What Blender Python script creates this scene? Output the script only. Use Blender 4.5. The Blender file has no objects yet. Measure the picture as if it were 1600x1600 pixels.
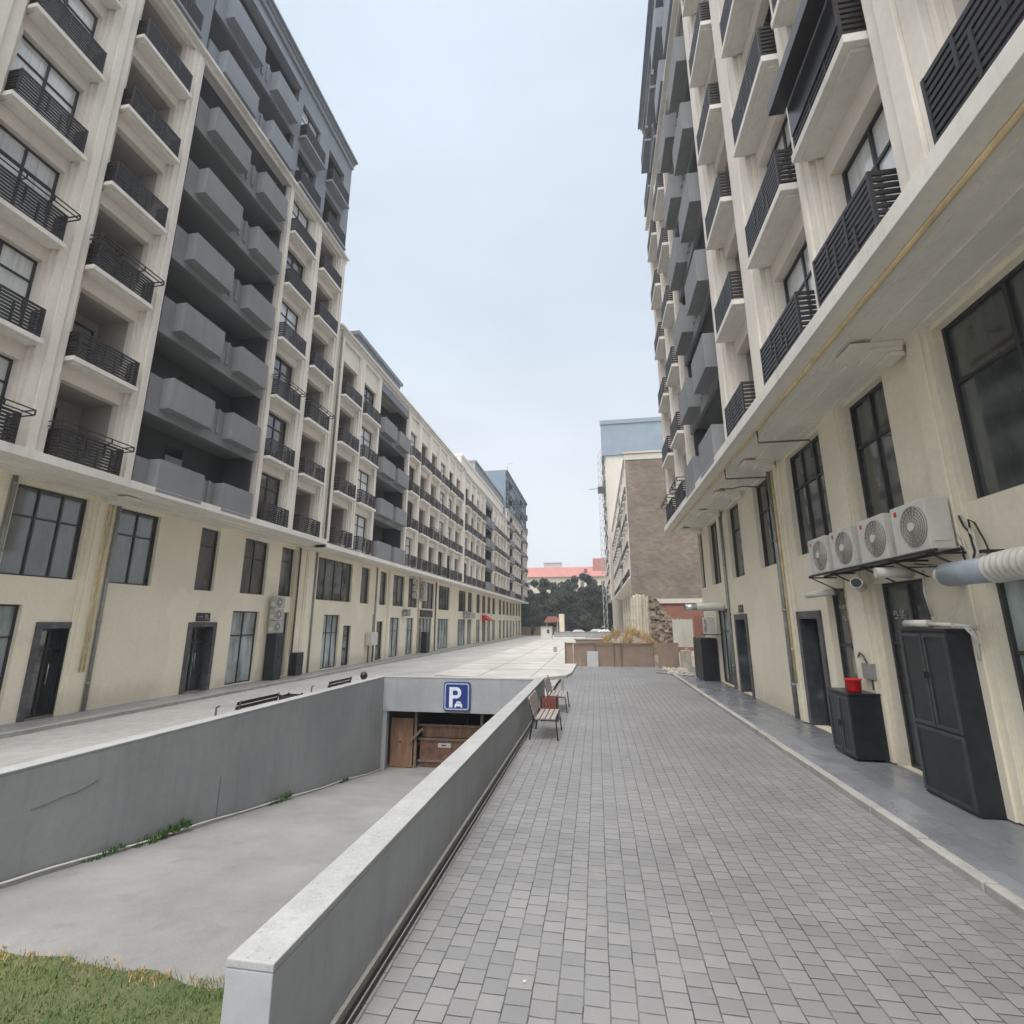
import bpy, bmesh, math, random
import numpy as np
from mathutils import Vector, Matrix

random.seed(7)
R = math.radians
scene = bpy.context.scene
COL = scene.collection
WORLD = {}                                   # world location of every object linked so far

# ------------------------------------------------------------------ materials
def newmat(name):
    m = bpy.data.materials.new(name); m.use_nodes = True
    nt = m.node_tree
    return m, nt, nt.nodes['Principled BSDF']

def N(nt, t, **kw):
    n = nt.nodes.new(t)
    for k, v in kw.items():
        if k in n.inputs.keys(): n.inputs[k].default_value = v
        else: setattr(n, k, v)
    return n

def pos(nt, scale=(1, 1, 1), rot=(0, 0, 0)):
    g = nt.nodes.new('ShaderNodeNewGeometry')
    mp = nt.nodes.new('ShaderNodeMapping')
    mp.inputs['Scale'].default_value = scale
    mp.inputs['Rotation'].default_value = rot
    nt.links.new(g.outputs['Position'], mp.inputs['Vector'])
    return mp.outputs['Vector']

def noise(nt, vec, scale, detail=4, rough=.55):
    n = N(nt, 'ShaderNodeTexNoise'); n.inputs['Scale'].default_value = scale
    n.inputs['Detail'].default_value = detail; n.inputs['Roughness'].default_value = rough
    nt.links.new(vec, n.inputs['Vector']); return n.outputs['Fac']

def ramp(nt, fac, stops):
    r = nt.nodes.new('ShaderNodeValToRGB')
    cr = r.color_ramp
    while len(cr.elements) < len(stops): cr.elements.new(.5)
    for e, (p, c) in zip(cr.elements, stops):
        e.position = p; e.color = (c[0], c[1], c[2], 1) if hasattr(c, '__len__') else (c, c, c, 1)
    nt.links.new(fac, r.inputs['Fac']); return r.outputs['Color']

def mix(nt, a, b, fac, mode='MIX'):
    m = nt.nodes.new('ShaderNodeMix'); m.data_type = 'RGBA'; m.blend_type = mode
    for s, v in ((m.inputs[6], a), (m.inputs[7], b), (m.inputs[0], fac)):
        if isinstance(v, (int, float)): s.default_value = v
        elif isinstance(v, tuple): s.default_value = (v[0], v[1], v[2], 1)
        else: nt.links.new(v, s)
    return m.outputs[2]

def bump(nt, bs, h, strength=.3, dist=.01):
    b = nt.nodes.new('ShaderNodeBump'); b.inputs['Strength'].default_value = strength
    b.inputs['Distance'].default_value = dist
    nt.links.new(h, b.inputs['Height']); nt.links.new(b.outputs['Normal'], bs.inputs['Normal'])

def plaster(name, col, var=.1, streak=.35, dirt=(.25, .22, .18), rough=.85, bmp=.15, splash=0):
    """painted render: large mottling, dirty runs down the face, fine grain"""
    m, nt, bs = newmat(name)
    p = pos(nt)
    big = noise(nt, p, .55, 5)
    c1 = tuple(c * (1 - var) for c in col); c2 = tuple(min(1, c * (1 + var * .6)) for c in col)
    base = ramp(nt, big, [(.3, c1), (.7, c2)])
    st = noise(nt, pos(nt, (2.6, 2.6, .22)), 1.7, 5, .65)
    stm = ramp(nt, st, [(.52, 0.0), (.80, streak)])
    base = mix(nt, base, dirt, stm)
    if splash:
        g_ = nt.nodes.new('ShaderNodeNewGeometry'); sp = nt.nodes.new('ShaderNodeSeparateXYZ'); nt.links.new(g_.outputs['Position'], sp.inputs[0])
        ad = nt.nodes.new('ShaderNodeMath'); ad.operation = 'MULTIPLY_ADD'; ad.inputs[1].default_value = -.9; nt.links.new(noise(nt, pos(nt, (1, 1, .6)), 3.2, 5, .7), ad.inputs[0]); nt.links.new(sp.outputs['Z'], ad.inputs[2])
        base = mix(nt, base, dirt, ramp(nt, ad.outputs[0], [(0.0, splash), (.45, 0.0)]))
        pt = noise(nt, pos(nt, (1, 1, .8)), .38, 2, .4)
        base = mix(nt, base, tuple(min(1, c*1.09) for c in col), ramp(nt, pt, [(.54, 0.0), (.56, .6)]))
    fine = noise(nt, p, 9, 5, .7)
    base = mix(nt, base, ramp(nt, fine, [(.3, .90), (.7, 1.0)]), 1.0, 'MULTIPLY')
    nt.links.new(base, bs.inputs['Base Color'])
    bs.inputs['Roughness'].default_value = rough
    bump(nt, bs, noise(nt, p, 60, 3, .7), bmp, .004)
    return m

def plain(name, col, rough=.5, metal=0.0, var=.12, scale=6, bmp=0, ior=None, coat=0):
    m, nt, bs = newmat(name)
    p = pos(nt); n = noise(nt, p, scale, 4, .6)
    nt.links.new(ramp(nt, n, [(.3, tuple(c * (1 - var) for c in col)), (.7, tuple(min(1, c * (1 + var)) for c in col))]), bs.inputs['Base Color'])
    bs.inputs['Roughness'].default_value = rough; bs.inputs['Metallic'].default_value = metal
    if ior: bs.inputs['IOR'].default_value = ior
    if coat: bs.inputs['Coat Weight'].default_value = coat; bs.inputs['Coat Roughness'].default_value = .04
    if bmp: bump(nt, bs, noise(nt, p, scale * 8, 3), bmp, .004)
    return m

M = {}
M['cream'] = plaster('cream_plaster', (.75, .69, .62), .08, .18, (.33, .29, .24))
M['cream_rib'] = plaster('cream_rib_plaster', (.77, .72, .65), .06, .12, (.36, .31, .25))
M['slab'] = plaster('ledge_plaster', (.74, .715, .665), .10, .30, (.30, .27, .23))
M['retail'] = plaster('yellow_plaster', (.80, .735, .59), .05, .10, (.42, .36, .27), .85, .15, .30)
M['soffit'] = plaster('soffit_plaster', (.78, .745, .665), .06, .14, (.28, .25, .2))
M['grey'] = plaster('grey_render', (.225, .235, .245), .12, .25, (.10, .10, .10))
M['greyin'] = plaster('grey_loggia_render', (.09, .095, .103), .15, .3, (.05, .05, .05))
M['attic'] = plaster('attic_cladding', (.25, .275, .31), .08, .25, (.11, .12, .13))
M['atticblue'] = plaster('blue_grey_cladding', (.185, .235, .285), .08, .2, (.11, .13, .15))
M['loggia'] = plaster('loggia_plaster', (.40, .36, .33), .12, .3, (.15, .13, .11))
M['core'] = plain('building_core', (.22, .21, .20), .9)
M['rail'] = plain('black_railing_steel', (.030, .029, .031), .45, .3)
M['frame'] = plain('dark_window_aluminium', (.045, .048, .052), .4, .3)
M['greydoor'] = plain('grey_panel_door', (.42, .43, .44), .6)
M['pipe_grey'] = plain('galvanised_downpipe', (.30, .31, .30), .45, .3, .2)
M['pipe_brown'] = plain('dark_downpipe', (.10, .085, .07), .5)
M['gas'] = plain('yellow_gas_pipe', (.60, .48, .27), .6, 0, .25, 3)
M['white'] = plain('white_enamel', (.56, .545, .50), .45, 0, .08, 3)
M['oldwhite'] = plain('aged_enamel', (.40, .40, .37), .5)
M['whitedirty'] = plaster('aged_white_plastic', (.62, .61, .55), .12, .5, (.3, .26, .2), .5)
M['grille'] = plain('fan_grille', (.22, .21, .20), .5)
M['blacksteel'] = plain('black_painted_steel', (.024, .027, .033), .34, .2, .25, 5)
M['cabframe'] = plain('worn_black_frame', (.055, .06, .068), .38, .2, .3, 8)
M['red'] = plain('red_plastic', (.55, .012, .018), .3)
M['duct'] = plain('blue_grey_duct', (.30, .34, .38), .45, .1)
M['silver'] = plain('silver_duct', (.55, .56, .56), .35, .7)
M['wood_d'] = plain('weathered_wood', (.17, .125, .095), .8, 0, .3, 14, .2)
M['slat'] = plain('bench_slats', (.27, .235, .22), .6, 0, .25, 10, .2)
M['plaque'] = plain('plaque_black', (.028, .028, .030), .3)
M['letter'] = plain('lettering_white', (.45, .45, .43), .5)
M['brown'] = plain('brown_timber_bin', (.17, .05, .036), .6, 0, .3, 20)
M['tyre'] = plain('tyre_rubber', (.02, .02, .02), .8)
M['trunk'] = plain('pine_bark', (.09, .065, .05), .9, 0, .3, 10, .5)
M['signblue'] = plain('sign_blue', (.016, .034, .17), .35)
M['signrim'] = plain('sign_pale_rim', (.34, .40, .52), .4)
M['signwhite'] = plain('sign_white', (.62, .66, .76), .4)
M['crackgrey'] = plain('crack_grey', (.16, .17, .18), .9)

def glassmat(name, col, curtain_sky=None, rough=.04, ior=1.75):
    m, nt, bs = newmat(name)
    p = pos(nt, (1.0, 1.0, .35))
    n = noise(nt, p, 1.3, 4, .6)
    a = tuple(c * .55 for c in col); b = tuple(min(1, c * 1.7) for c in col)
    c = ramp(nt, n, [(.35, a), (.65, b)])
    if curtain_sky:
        f = noise(nt, pos(nt, (5, 5, .15)), 3, 2)
        c = mix(nt, c, curtain_sky, ramp(nt, f, [(.35, .55), (.6, 1)]))
    nt.links.new(c, bs.inputs['Base Color'])
    bs.inputs['Roughness'].default_value = rough
    bs.inputs['IOR'].default_value = ior
    b_ = nt.nodes.new('ShaderNodeBump'); b_.inputs['Strength'].default_value = .05; b_.inputs['Distance'].default_value = .02
    nt.links.new(noise(nt, pos(nt), .9, 2), b_.inputs['Height']); nt.links.new(b_.outputs['Normal'], bs.inputs['Normal'])
    return m
M['glass'] = glassmat('window_glass', (.030, .036, .038), None, .04, 2.1)
M['glass_cur_sky'] = glassmat('curtain_sky_glass', (.42, .44, .45), (.72, .74, .74), .05, 2.1)  # pale curtains, with the sky's reflection also painted into the colour
M['glass_shop'] = glassmat('dusty_shop_glass', (.055, .063, .060), None, .06, 1.95)
M['glass_film'] = glassmat('filmed_shop_glass', (.26, .30, .295), None, .12, 1.5)

def stone_mat():
    m, nt, bs = newmat('grey_marble')
    p = pos(nt)
    n = noise(nt, p, 2.2, 8, .7)
    c = ramp(nt, n, [(.3, (.035, .037, .042)), (.55, (.075, .078, .088)), (.72, (.19, .19, .205))])
    nt.links.new(c, bs.inputs['Base Color']); bs.inputs['Roughness'].default_value = .3
    return m
M['marble'] = stone_mat()

def concrete(name, c1, c2, c3=None, scale=.8, rough=.85, bmp=.3, spots=0.0, wet=None):
    m, nt, bs = newmat(name)
    p = pos(nt)
    a = noise(nt, p, scale, 6, .65)
    c = ramp(nt, a, [(.3, c1), (.68, c2)])
    if c3:
        b = noise(nt, p, scale * 2.7, 5, .7)
        c = mix(nt, c, c3, ramp(nt, b, [(.55, 0.), (.78, .7)]))
    g = noise(nt, p, 45, 4, .75)
    c = mix(nt, c, ramp(nt, g, [(.3, .80), (.65, 1.)]), 1., 'MULTIPLY')
    if spots:
        v = N(nt, 'ShaderNodeTexVoronoi'); v.inputs['Scale'].default_value = 13
        nt.links.new(p, v.inputs['Vector'])
        c = mix(nt, c, (.16, .15, .14), ramp(nt, v.outputs['Distance'], [(.05, spots), (.13, 0.)]))
    nt.links.new(c, bs.inputs['Base Color']); bs.inputs['Roughness'].default_value = rough
    if wet:
        w = noise(nt, p, 1.2, 4, .6)
        rr = ramp(nt, w, [(.38, wet), (.62, rough)])
        nt.links.new(rr, bs.inputs['Roughness'])
    bump(nt, bs, g, bmp, .006)
    return m
M['ramp'] = concrete('ramp_concrete', (.19, .19, .19), (.275, .27, .262), (.155, .155, .158), .75)
M['parapet'] = plaster('painted_grey_wall', (.335, .352, .362), .16, .45, (.20, .21, .215), .8, .3)
M['coping'] = concrete('coping_concrete', (.30, .305, .305), (.385, .39, .39), (.24, .245, .245), 2.2, .85, .4, .8)
M['paleslab'] = concrete('pale_concrete_slab', (.35, .335, .315), (.50, .485, .46), (.27, .255, .24), .45, .9, .4)
M['kerb'] = concrete('kerb_concrete', (.27, .26, .24), (.40, .385, .36), (.20, .19, .18), 1.8, .9, .5)
M['dirt'] = concrete('dirt', (.20, .165, .13), (.34, .30, .25), (.14, .115, .09), .9, .95, .8)
M['ground'] = concrete('ground', (.25, .24, .23), (.33, .32, .30), None, .2, .95, .2)
M['drain'] = plain('drain_channel_black', (.012, .012, .014), .5)
M['limestone'] = concrete('limestone', (.40, .36, .28), (.60, .55, .45), (.25, .20, .14), 1.6, .95, .6)
M['rubble'] = concrete('rubble_stone', (.14, .11, .08), (.32, .26, .20), (.45, .40, .32), 2.2, .95, .8)
M['panelbrown'] = concrete('brown_site_hoarding', (.24, .175, .135), (.32, .24, .19), (.17, .13, .10), .9, .8, .1)
M['steel_grey'] = concrete('grey_sheet', (.36, .38, .38), (.44, .45, .45), None, 1, .6, .1)
M['redbrick'] = concrete('red_brickwork', (.20, .085, .065), (.30, .14, .10), None, 3, .9, .5)
M['roofred'] = concrete('red_roofing', (.32, .125, .11), (.40, .17, .15), None, .5, .8, .1)
M['sand'] = concrete('bare_sandy_soil', (.17, .145, .10), (.27, .235, .185), (.09, .10, .05), 4, .95, .9)
M['rust'] = plain('rusty_brown_boards', (.15, .075, .05), .75, 0, .35, 6, .2)
M['beige'] = plaster('beige_plaster', (.50, .465, .41), .08, .2)
M['straw'] = plain('dry_grass', (.36, .25, .11), .9, 0, .3, 5)
M['leafy'] = plain('weed_leaves', (.055, .11, .03), .8, 0, .4, 12)

def brickmat(name, c1, c2, mortar, bw, rh, ms, rot, offset=.5, rough=.85, bmp=.5, mott=None, sheen=None, irregular=False):
    m, nt, bs = newmat(name)
    p = pos(nt, (1, 1, 1), rot)
    nz = noise(nt, pos(nt), 1.1, 3)
    b = N(nt, 'ShaderNodeTexBrick')
    nt.links.new(p, b.inputs['Vector'])
    b.offset = offset
    b.inputs['Scale'].default_value = 1.0
    b.inputs['Brick Width'].default_value = bw; b.inputs['Row Height'].default_value = rh
    b.inputs['Mortar Size'].default_value = ms; b.inputs['Mortar Smooth'].default_value = .3
    b.inputs['Bias'].default_value = 0
    b.inputs['Color1'].default_value = (*c1, 1); b.inputs['Color2'].default_value = (*c2, 1)
    if irregular:
        b.inputs['Mortar'].default_value = (*[(x+y)/2*.86 for x, y in zip(c1, c2)], 1)
        wn = N(nt, 'ShaderNodeTexNoise'); wn.inputs['Scale'].default_value = 3.1; wn.inputs['Detail'].default_value = 3
        nt.links.new(pos(nt), wn.inputs['Vector'])
        sb_ = nt.nodes.new('ShaderNodeVectorMath'); sb_.operation = 'SUBTRACT'; nt.links.new(wn.outputs['Color'], sb_.inputs[0]); sb_.inputs[1].default_value = (.5, .5, .5)
        ml = nt.nodes.new('ShaderNodeVectorMath'); ml.operation = 'SCALE'; nt.links.new(sb_.outputs[0], ml.inputs[0]); ml.inputs['Scale'].default_value = .022
        ad_ = nt.nodes.new('ShaderNodeVectorMath'); ad_.operation = 'ADD'; nt.links.new(p, ad_.inputs[0]); nt.links.new(ml.outputs[0], ad_.inputs[1])
        nt.links.new(ad_.outputs[0], b.inputs['Vector'])
        jm = ramp(nt, noise(nt, pos(nt), 4.5, 4, .7), [(.38, .12), (.60, 1.0)])
        mm = nt.nodes.new('ShaderNodeMath'); mm.operation = 'MULTIPLY'; nt.links.new(b.outputs['Fac'], mm.inputs[0]); nt.links.new(jm, mm.inputs[1])
        c = mix(nt, b.outputs['Color'], mortar, mm.outputs[0])
    else:
        b.inputs['Mortar'].default_value = (*mortar, 1)
        c = b.outputs['Color']
    big = noise(nt, pos(nt), .35, 5, .6)
    c = mix(nt, c, ramp(nt, big, [(.3, .80), (.7, 1.12)]), 1., 'MULTIPLY')
    if mott: c = mix(nt, c, mott, ramp(nt, noise(nt, pos(nt), 2.0, 6, .7), [(.60, 0.), (.78, .55)]))
    g = noise(nt, pos(nt), 70, 3, .7)
    c = mix(nt, c, ramp(nt, g, [(.3, .86), (.65, 1.)]), 1., 'MULTIPLY')
    nt.links.new(c, bs.inputs['Base Color'])
    bs.inputs['Roughness'].default_value = rough
    if sheen: nt.links.new(ramp(nt, noise(nt, pos(nt), 1.3, 5, .6), [(.35, sheen), (.65, rough)]), bs.inputs['Roughness'])
    inv = nt.nodes.new('ShaderNodeMath'); inv.operation = 'SUBTRACT'; inv.inputs[0].default_value = 1
    nt.links.new(b.outputs['Fac'], inv.inputs[1])
    ad = nt.nodes.new('ShaderNodeMath'); ad.operation = 'MULTIPLY_ADD'; ad.inputs[1].default_value = .15
    nt.links.new(g, ad.inputs[0]); nt.links.new(inv.outputs[0], ad.inputs[2])
    bump(nt, bs, ad.outputs[0], bmp, .008)
    return m
M['paver'] = brickmat('grey_pavers', (.190, .189, .191), (.232, .229, .229), (.045, .045, .045), .152, .178, .0052, (0, 0, R(90)), .5, .5, .9, (.30, .295, .285), None, True)
M['street'] = brickmat('street_pavers', (.33, .325, .31), (.39, .38, .365), (.20, .19, .18), .2, .2, .006, (0, 0, R(0)), .5, .9, .3, (.46, .44, .41), None, True)
M['walk'] = brickmat('polished_walk_tiles', (.165, .175, .19), (.215, .225, .24), (.10, .10, .105), .6, .3, .004, (0, 0, R(90)), .5, .5, .15, (.26, .27, .28), .14)
M['walkL'] = brickmat('stone_walk_tiles', (.27, .265, .265), (.32, .315, .31), (.18, .18, .18), .6, .3, .004, (0, 0, R(90)), .5, .6, .15, (.40, .39, .38), .35)
M['firewall'] = brickmat('brown_block_firewall', (.150, .122, .098), (.225, .185, .152), (.20, .170, .142), .5, .25, .018, (R(-90), 0, 0), .5, .95, .4, (.30, .255, .23))

def leafmat(name, a, b):
    m, nt, bs = newmat(name)
    n = noise(nt, pos(nt), .8, 5, .7)
    nt.links.new(ramp(nt, n, [(.3, a), (.7, b)]), bs.inputs['Base Color'])
    bs.inputs['Roughness'].default_value = .8
    return m
M['pine'] = leafmat('pine_needles', (.018, .030, .026), (.050, .072, .052))
M['pine2'] = leafmat('olive_foliage', (.035, .048, .026), (.085, .10, .055))
M['grass'] = leafmat('grass_blades', (.045, .085, .022), (.16, .20, .06))
def soil():
    m, nt, bs = newmat('lawn_soil')
    n = noise(nt, pos(nt), 2.2, 6, .7)
    nt.links.new(ramp(nt, n, [(.35, (.045, .07, .02)), (.55, (.08, .095, .035)), (.75, (.20, .155, .10))]), bs.inputs['Base Color'])
    bs.inputs['Roughness'].default_value = .95
    bump(nt, bs, noise(nt, pos(nt), 30, 4), .8, .02)
    return m
M['soil'] = soil()
def plywood():
    m, nt, bs = newmat('plywood_sheet')
    n = noise(nt, pos(nt, (3, 3, .5)), 3, 5, .6)
    nt.links.new(ramp(nt, n, [(.3, (.13, .07, .04)), (.7, (.26, .15, .09))]), bs.inputs['Base Color'])
    bs.inputs['Roughness'].default_value = .7
    return m
M['ply'] = plywood()

# ------------------------------------------------------------------ mesh builder
class MB:
    def __init__(s): s.v = []; s.f = []; s.mi = []; s.cur = 0; s.smooth = set()
    def quad(s, a, b, c, d):
        n = len(s.v); s.v += [tuple(a), tuple(b), tuple(c), tuple(d)]; s.f.append((n, n+1, n+2, n+3)); s.mi.append(s.cur)
    def box(s, x0, x1, y0, y1, z0, z1):
        if x0 > x1: x0, x1 = x1, x0
        if y0 > y1: y0, y1 = y1, y0
        if z0 > z1: z0, z1 = z1, z0
        n = len(s.v)
        s.v += [(x0,y0,z0),(x1,y0,z0),(x1,y1,z0),(x0,y1,z0),(x0,y0,z1),(x1,y0,z1),(x1,y1,z1),(x0,y1,z1)]
        for f in ((0,3,2,1),(4,5,6,7),(0,1,5,4),(1,2,6,5),(2,3,7,6),(3,0,4,7)):
            s.f.append(tuple(n+i for i in f)); s.mi.append(s.cur)
        return s
    def hexa(s, pts):
        n = len(s.v); s.v += [tuple(p) for p in pts]
        for f in ((0,3,2,1),(4,5,6,7),(0,1,5,4),(1,2,6,5),(2,3,7,6),(3,0,4,7)):
            s.f.append(tuple(n+i for i in f)); s.mi.append(s.cur)
        return s
    def tube(s, pts, r, seg=10, caps=True, r2=None):
        pts = [Vector(p) for p in pts]; rings = []
        k = len(pts)
        up0 = None
        for i, p in enumerate(pts):
            d = (pts[min(i+1, k-1)] - pts[max(i-1, 0)]).normalized()
            if up0 is None:
                up0 = Vector((0,0,1)) if abs(d.z) < .9 else Vector((1,0,0))
            a = d.cross(up0).normalized(); b = a.cross(d).normalized(); up0 = b
            rr = r if r2 is None else r + (r2 - r) * i / (k-1)
            if isinstance(r, (list, tuple)): rr = r[i]
            n = len(s.v)
            for j in range(seg):
                t = 2*math.pi*j/seg
                s.v.append(tuple(p + a*math.cos(t)*rr + b*math.sin(t)*rr))
            rings.append(n)
        for i in range(k-1):
            for j in range(seg):
                s.smooth.add(len(s.f))
                s.f.append((rings[i]+j, rings[i]+(j+1)%seg, rings[i+1]+(j+1)%seg, rings[i+1]+j)); s.mi.append(s.cur)
        if caps:
            s.f.append(tuple(rings[0]+j for j in range(seg))[::-1]); s.mi.append(s.cur)
            s.f.append(tuple(rings[-1]+j for j in range(seg))); s.mi.append(s.cur)
        return s
    def lathe(s, c, prof, seg=20, axis='z', caps=True):
        """prof: list of (radius, height)"""
        rings = []
        for (r, h) in prof:
            n = len(s.v)
            for j in range(seg):
                t = 2*math.pi*j/seg; a = r*math.cos(t); b = r*math.sin(t)
                if axis == 'z': s.v.append((c[0]+a, c[1]+b, c[2]+h))
                elif axis == 'x': s.v.append((c[0]+h, c[1]+a, c[2]+b))
                else: s.v.append((c[0]+a, c[1]+h, c[2]+b))
            rings.append(n)
        for i in range(len(prof)-1):
            for j in range(seg):
                s.smooth.add(len(s.f))
                s.f.append((rings[i]+j, rings[i]+(j+1)%seg, rings[i+1]+(j+1)%seg, rings[i+1]+j)); s.mi.append(s.cur)
        if not caps: return s
        s.f.append(tuple(rings[0]+j for j in range(seg))); s.mi.append(s.cur)
        s.f.append(tuple(rings[-1]+j for j in range(seg))); s.mi.append(s.cur)
        return s
    def prism(s, poly, axis, a, b):
        """poly of 2D points extruded along axis from a to b"""
        n = len(s.v); k = len(poly)
        for t in (a, b):
            for (p, q) in poly:
                s.v.append({'x': (t, p, q), 'y': (p, t, q), 'z': (p, q, t)}[axis])
        s.f.append(tuple(range(n, n+k))); s.mi.append(s.cur)
        s.f.append(tuple(range(n+k, n+2*k))[::-1]); s.mi.append(s.cur)
        for i in range(k):
            j = (i+1) % k
            s.f.append((n+i, n+j, n+k+j, n+k+i)); s.mi.append(s.cur)
        return s
    def mesh(s, name, mats, origin=(0,0,0), bevel=0, fix=True):
        me = bpy.data.meshes.new(name)
        o = origin
        me.from_pydata([(x-o[0], y-o[1], z-o[2]) for x, y, z in s.v], [], s.f)
        if not isinstance(mats, (list, tuple)): mats = [mats]
        for m in mats: me.materials.append(m)
        if len(mats) > 1: me.polygons.foreach_set('material_index', s.mi)
        if s.smooth:
            me.polygons.foreach_set('use_smooth', [i in s.smooth for i in range(len(s.f))])
        me.update()
        if fix:
            bm = bmesh.new(); bm.from_mesh(me)
            bmesh.ops.recalc_face_normals(bm, faces=bm.faces[:])
            if bevel:
                bm.edges.ensure_lookup_table()
                es = [e for e in bm.edges if len(e.link_faces) == 2 and e.calc_face_angle(0) > .6]
                bmesh.ops.bevel(bm, geom=es, offset=bevel, segments=2, affect='EDGES', profile=.6, clamp_overlap=True)
            bm.to_mesh(me); bm.free()
        return me

def link(obj_data, name, parent=None, loc=(0,0,0), rotz=0):
    o = bpy.data.objects.new(name, obj_data); COL.objects.link(o)
    pw = WORLD[parent.name] if parent else (0,0,0)
    o.location = tuple(loc[i]-pw[i] for i in range(3)); o.rotation_euler = (0,0,rotz)
    if parent: o.parent = parent
    WORLD[o.name] = tuple(loc)
    return o
def tag(o, label=None, cat=None, group=None, kind=None):
    if label: o['label'] = label
    if cat: o['category'] = cat
    if group: o['group'] = group
    if kind: o['kind'] = kind
    return o
def thing(name, label, cat, loc=(0,0,0), group=None, rotz=0):
    return tag(link(None, name, None, loc, rotz), label, cat, group)
def part(mb, name, mat, parent, origin=None, **kw):
    if origin is None:
        xs = np.array(mb.v); lo = xs.min(0); hi = xs.max(0)
        origin = (float((lo[0]+hi[0])/2), float((lo[1]+hi[1])/2), float(lo[2]))
    return link(mb.mesh(name, mat, origin, **kw), name, parent, origin)
def struct(mb, name, mat, **kw):
    return tag(part(mb, name, mat, None, **kw), kind='structure')
def solo(mb, name, mat, label, cat, group=None, **kw):
    return tag(part(mb, name, mat, None, **kw), label, cat, group)
def sheet(mb, x0, x1, y0, y1, z00, z10=None, z01=None, z11=None, nx=1, ny=1, amp=0):
    """z00 at (x0,y0), z10 at (x1,y0), z01 at (x0,y1), z11 at (x1,y1)"""
    z10 = z00 if z10 is None else z10; z01 = z00 if z01 is None else z01; z11 = z10 if z11 is None else z11
    n = len(mb.v)
    for j in range(ny+1):
        for i in range(nx+1):
            s, t = i/nx, j/ny
            z = (z00*(1-s)+z10*s)*(1-t) + (z01*(1-s)+z11*s)*t
            if amp and 0 < i < nx and 0 < j < ny: z += random.uniform(-amp, amp)
            mb.v.append((x0+(x1-x0)*s, y0+(y1-y0)*t, z))
    for j in range(ny):
        for i in range(nx):
            a = n+j*(nx+1)+i
            mb.f.append((a, a+1, a+nx+2, a+nx+1)); mb.mi.append(mb.cur)
            if amp: mb.smooth.add(len(mb.f)-1)

# ------------------------------------------------------------------ facade generator
CACHE = {}
def prefab(key, fn):
    if key not in CACHE: CACHE[key] = fn()
    return CACHE[key]

FL = 3.0; Z0 = 7.2


def holes_wall(mb, tr, u0, u1, z0, z1, v, t, holes):
    """flat wall at v (thickness t behind) with rectangular holes (a,b,c,d)=(u0,u1,z0,z1)"""
    us = sorted({u0, u1, *[h[0] for h in holes], *[h[1] for h in holes]}); us = [u for u in us if u0 <= u <= u1]
    zs = sorted({z0, z1, *[h[2] for h in holes], *[h[3] for h in holes]}); zs = [z for z in zs if z0 <= z <= z1]
    def hole(u, z): return any(h[0] < u < h[1] and h[2] < z < h[3] for h in holes)
    g = [[hole((us[i]+us[i+1])/2, (zs[j]+zs[j+1])/2) for j in range(len(zs)-1)] for i in range(len(us)-1)]
    for i in range(len(us)-1):
        j = 0
        while j < len(zs)-1:
            if g[i][j]: j += 1; continue
            k = j
            while k+1 < len(zs)-1 and not g[i][k+1]: k += 1
            mb.quad(tr(us[i], v, zs[j]), tr(us[i+1], v, zs[j]), tr(us[i+1], v, zs[k+1]), tr(us[i], v, zs[k+1]))
            j = k+1
    for (a, b, c, d) in holes:
        mb.quad(tr(a, v, c), tr(a, v-t, c), tr(a, v-t, d), tr(a, v, d))
        mb.quad(tr(b, v, c), tr(b, v-t, c), tr(b, v-t, d), tr(b, v, d))
        mb.quad(tr(a, v, d), tr(b, v, d), tr(b, v-t, d), tr(a, v-t, d))
        mb.quad(tr(a, v, c), tr(b, v, c), tr(b, v-t, c), tr(a, v-t, c))

def window_meshes(s, w, h, cols, transoms, fr=.05, key='win', matf='frame'):
    """frame + pane, origin at bottom centre of opening, front plane x=0 facing s"""
    def f():
        a = MB()
        def bar(u0, u1, z0, z1, d=.06): a.box(-s*.02, s*(d-.02), u0, u1, z0, z1)
        bar(-w/2, -w/2+fr, 0, h); bar(w/2-fr, w/2, 0, h)
        bar(-w/2+fr, w/2-fr, 0, fr, .055); bar(-w/2+fr, w/2-fr, h-fr, h, .055)
        for i in range(1, cols):
            u = -w/2 + w*i/cols
            bar(u-fr*.5, u+fr*.5, fr, h-fr, .05)
        for t in transoms:
            bar(-w/2+fr, w/2-fr, h*t-fr*.5, h*t+fr*.5, .045)
        p = MB(); p.box(-s*.03, -s*.012, -w/2+.01, w/2-.01, .01, h-.01)
        return (a.mesh('window', M[matf]), p)
    fm, p = prefab((key, s, round(w, 2), round(h, 2), cols, tuple(transoms), matf), f)
    return fm, p
def pane_mesh(s, w, h, mat):
    def f():
        p = MB(); p.box(-s*.03, -s*.012, -w/2+.01, w/2-.01, .01, h-.01)
        return p.mesh('pane', M[mat])
    return prefab(('pane', s, round(w, 2), round(h, 2), mat), f)

def put_window(parent, s, loc, w, h, cols, transoms, mat, fr=.05, matf='frame', name='window'):
    fm, _ = window_meshes(s, w, h, cols, transoms, fr, 'win', matf)
    o = link(fm, name, parent, loc)
    link(pane_mesh(s, w, h, mat), 'pane', o, loc)
    return o

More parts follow.
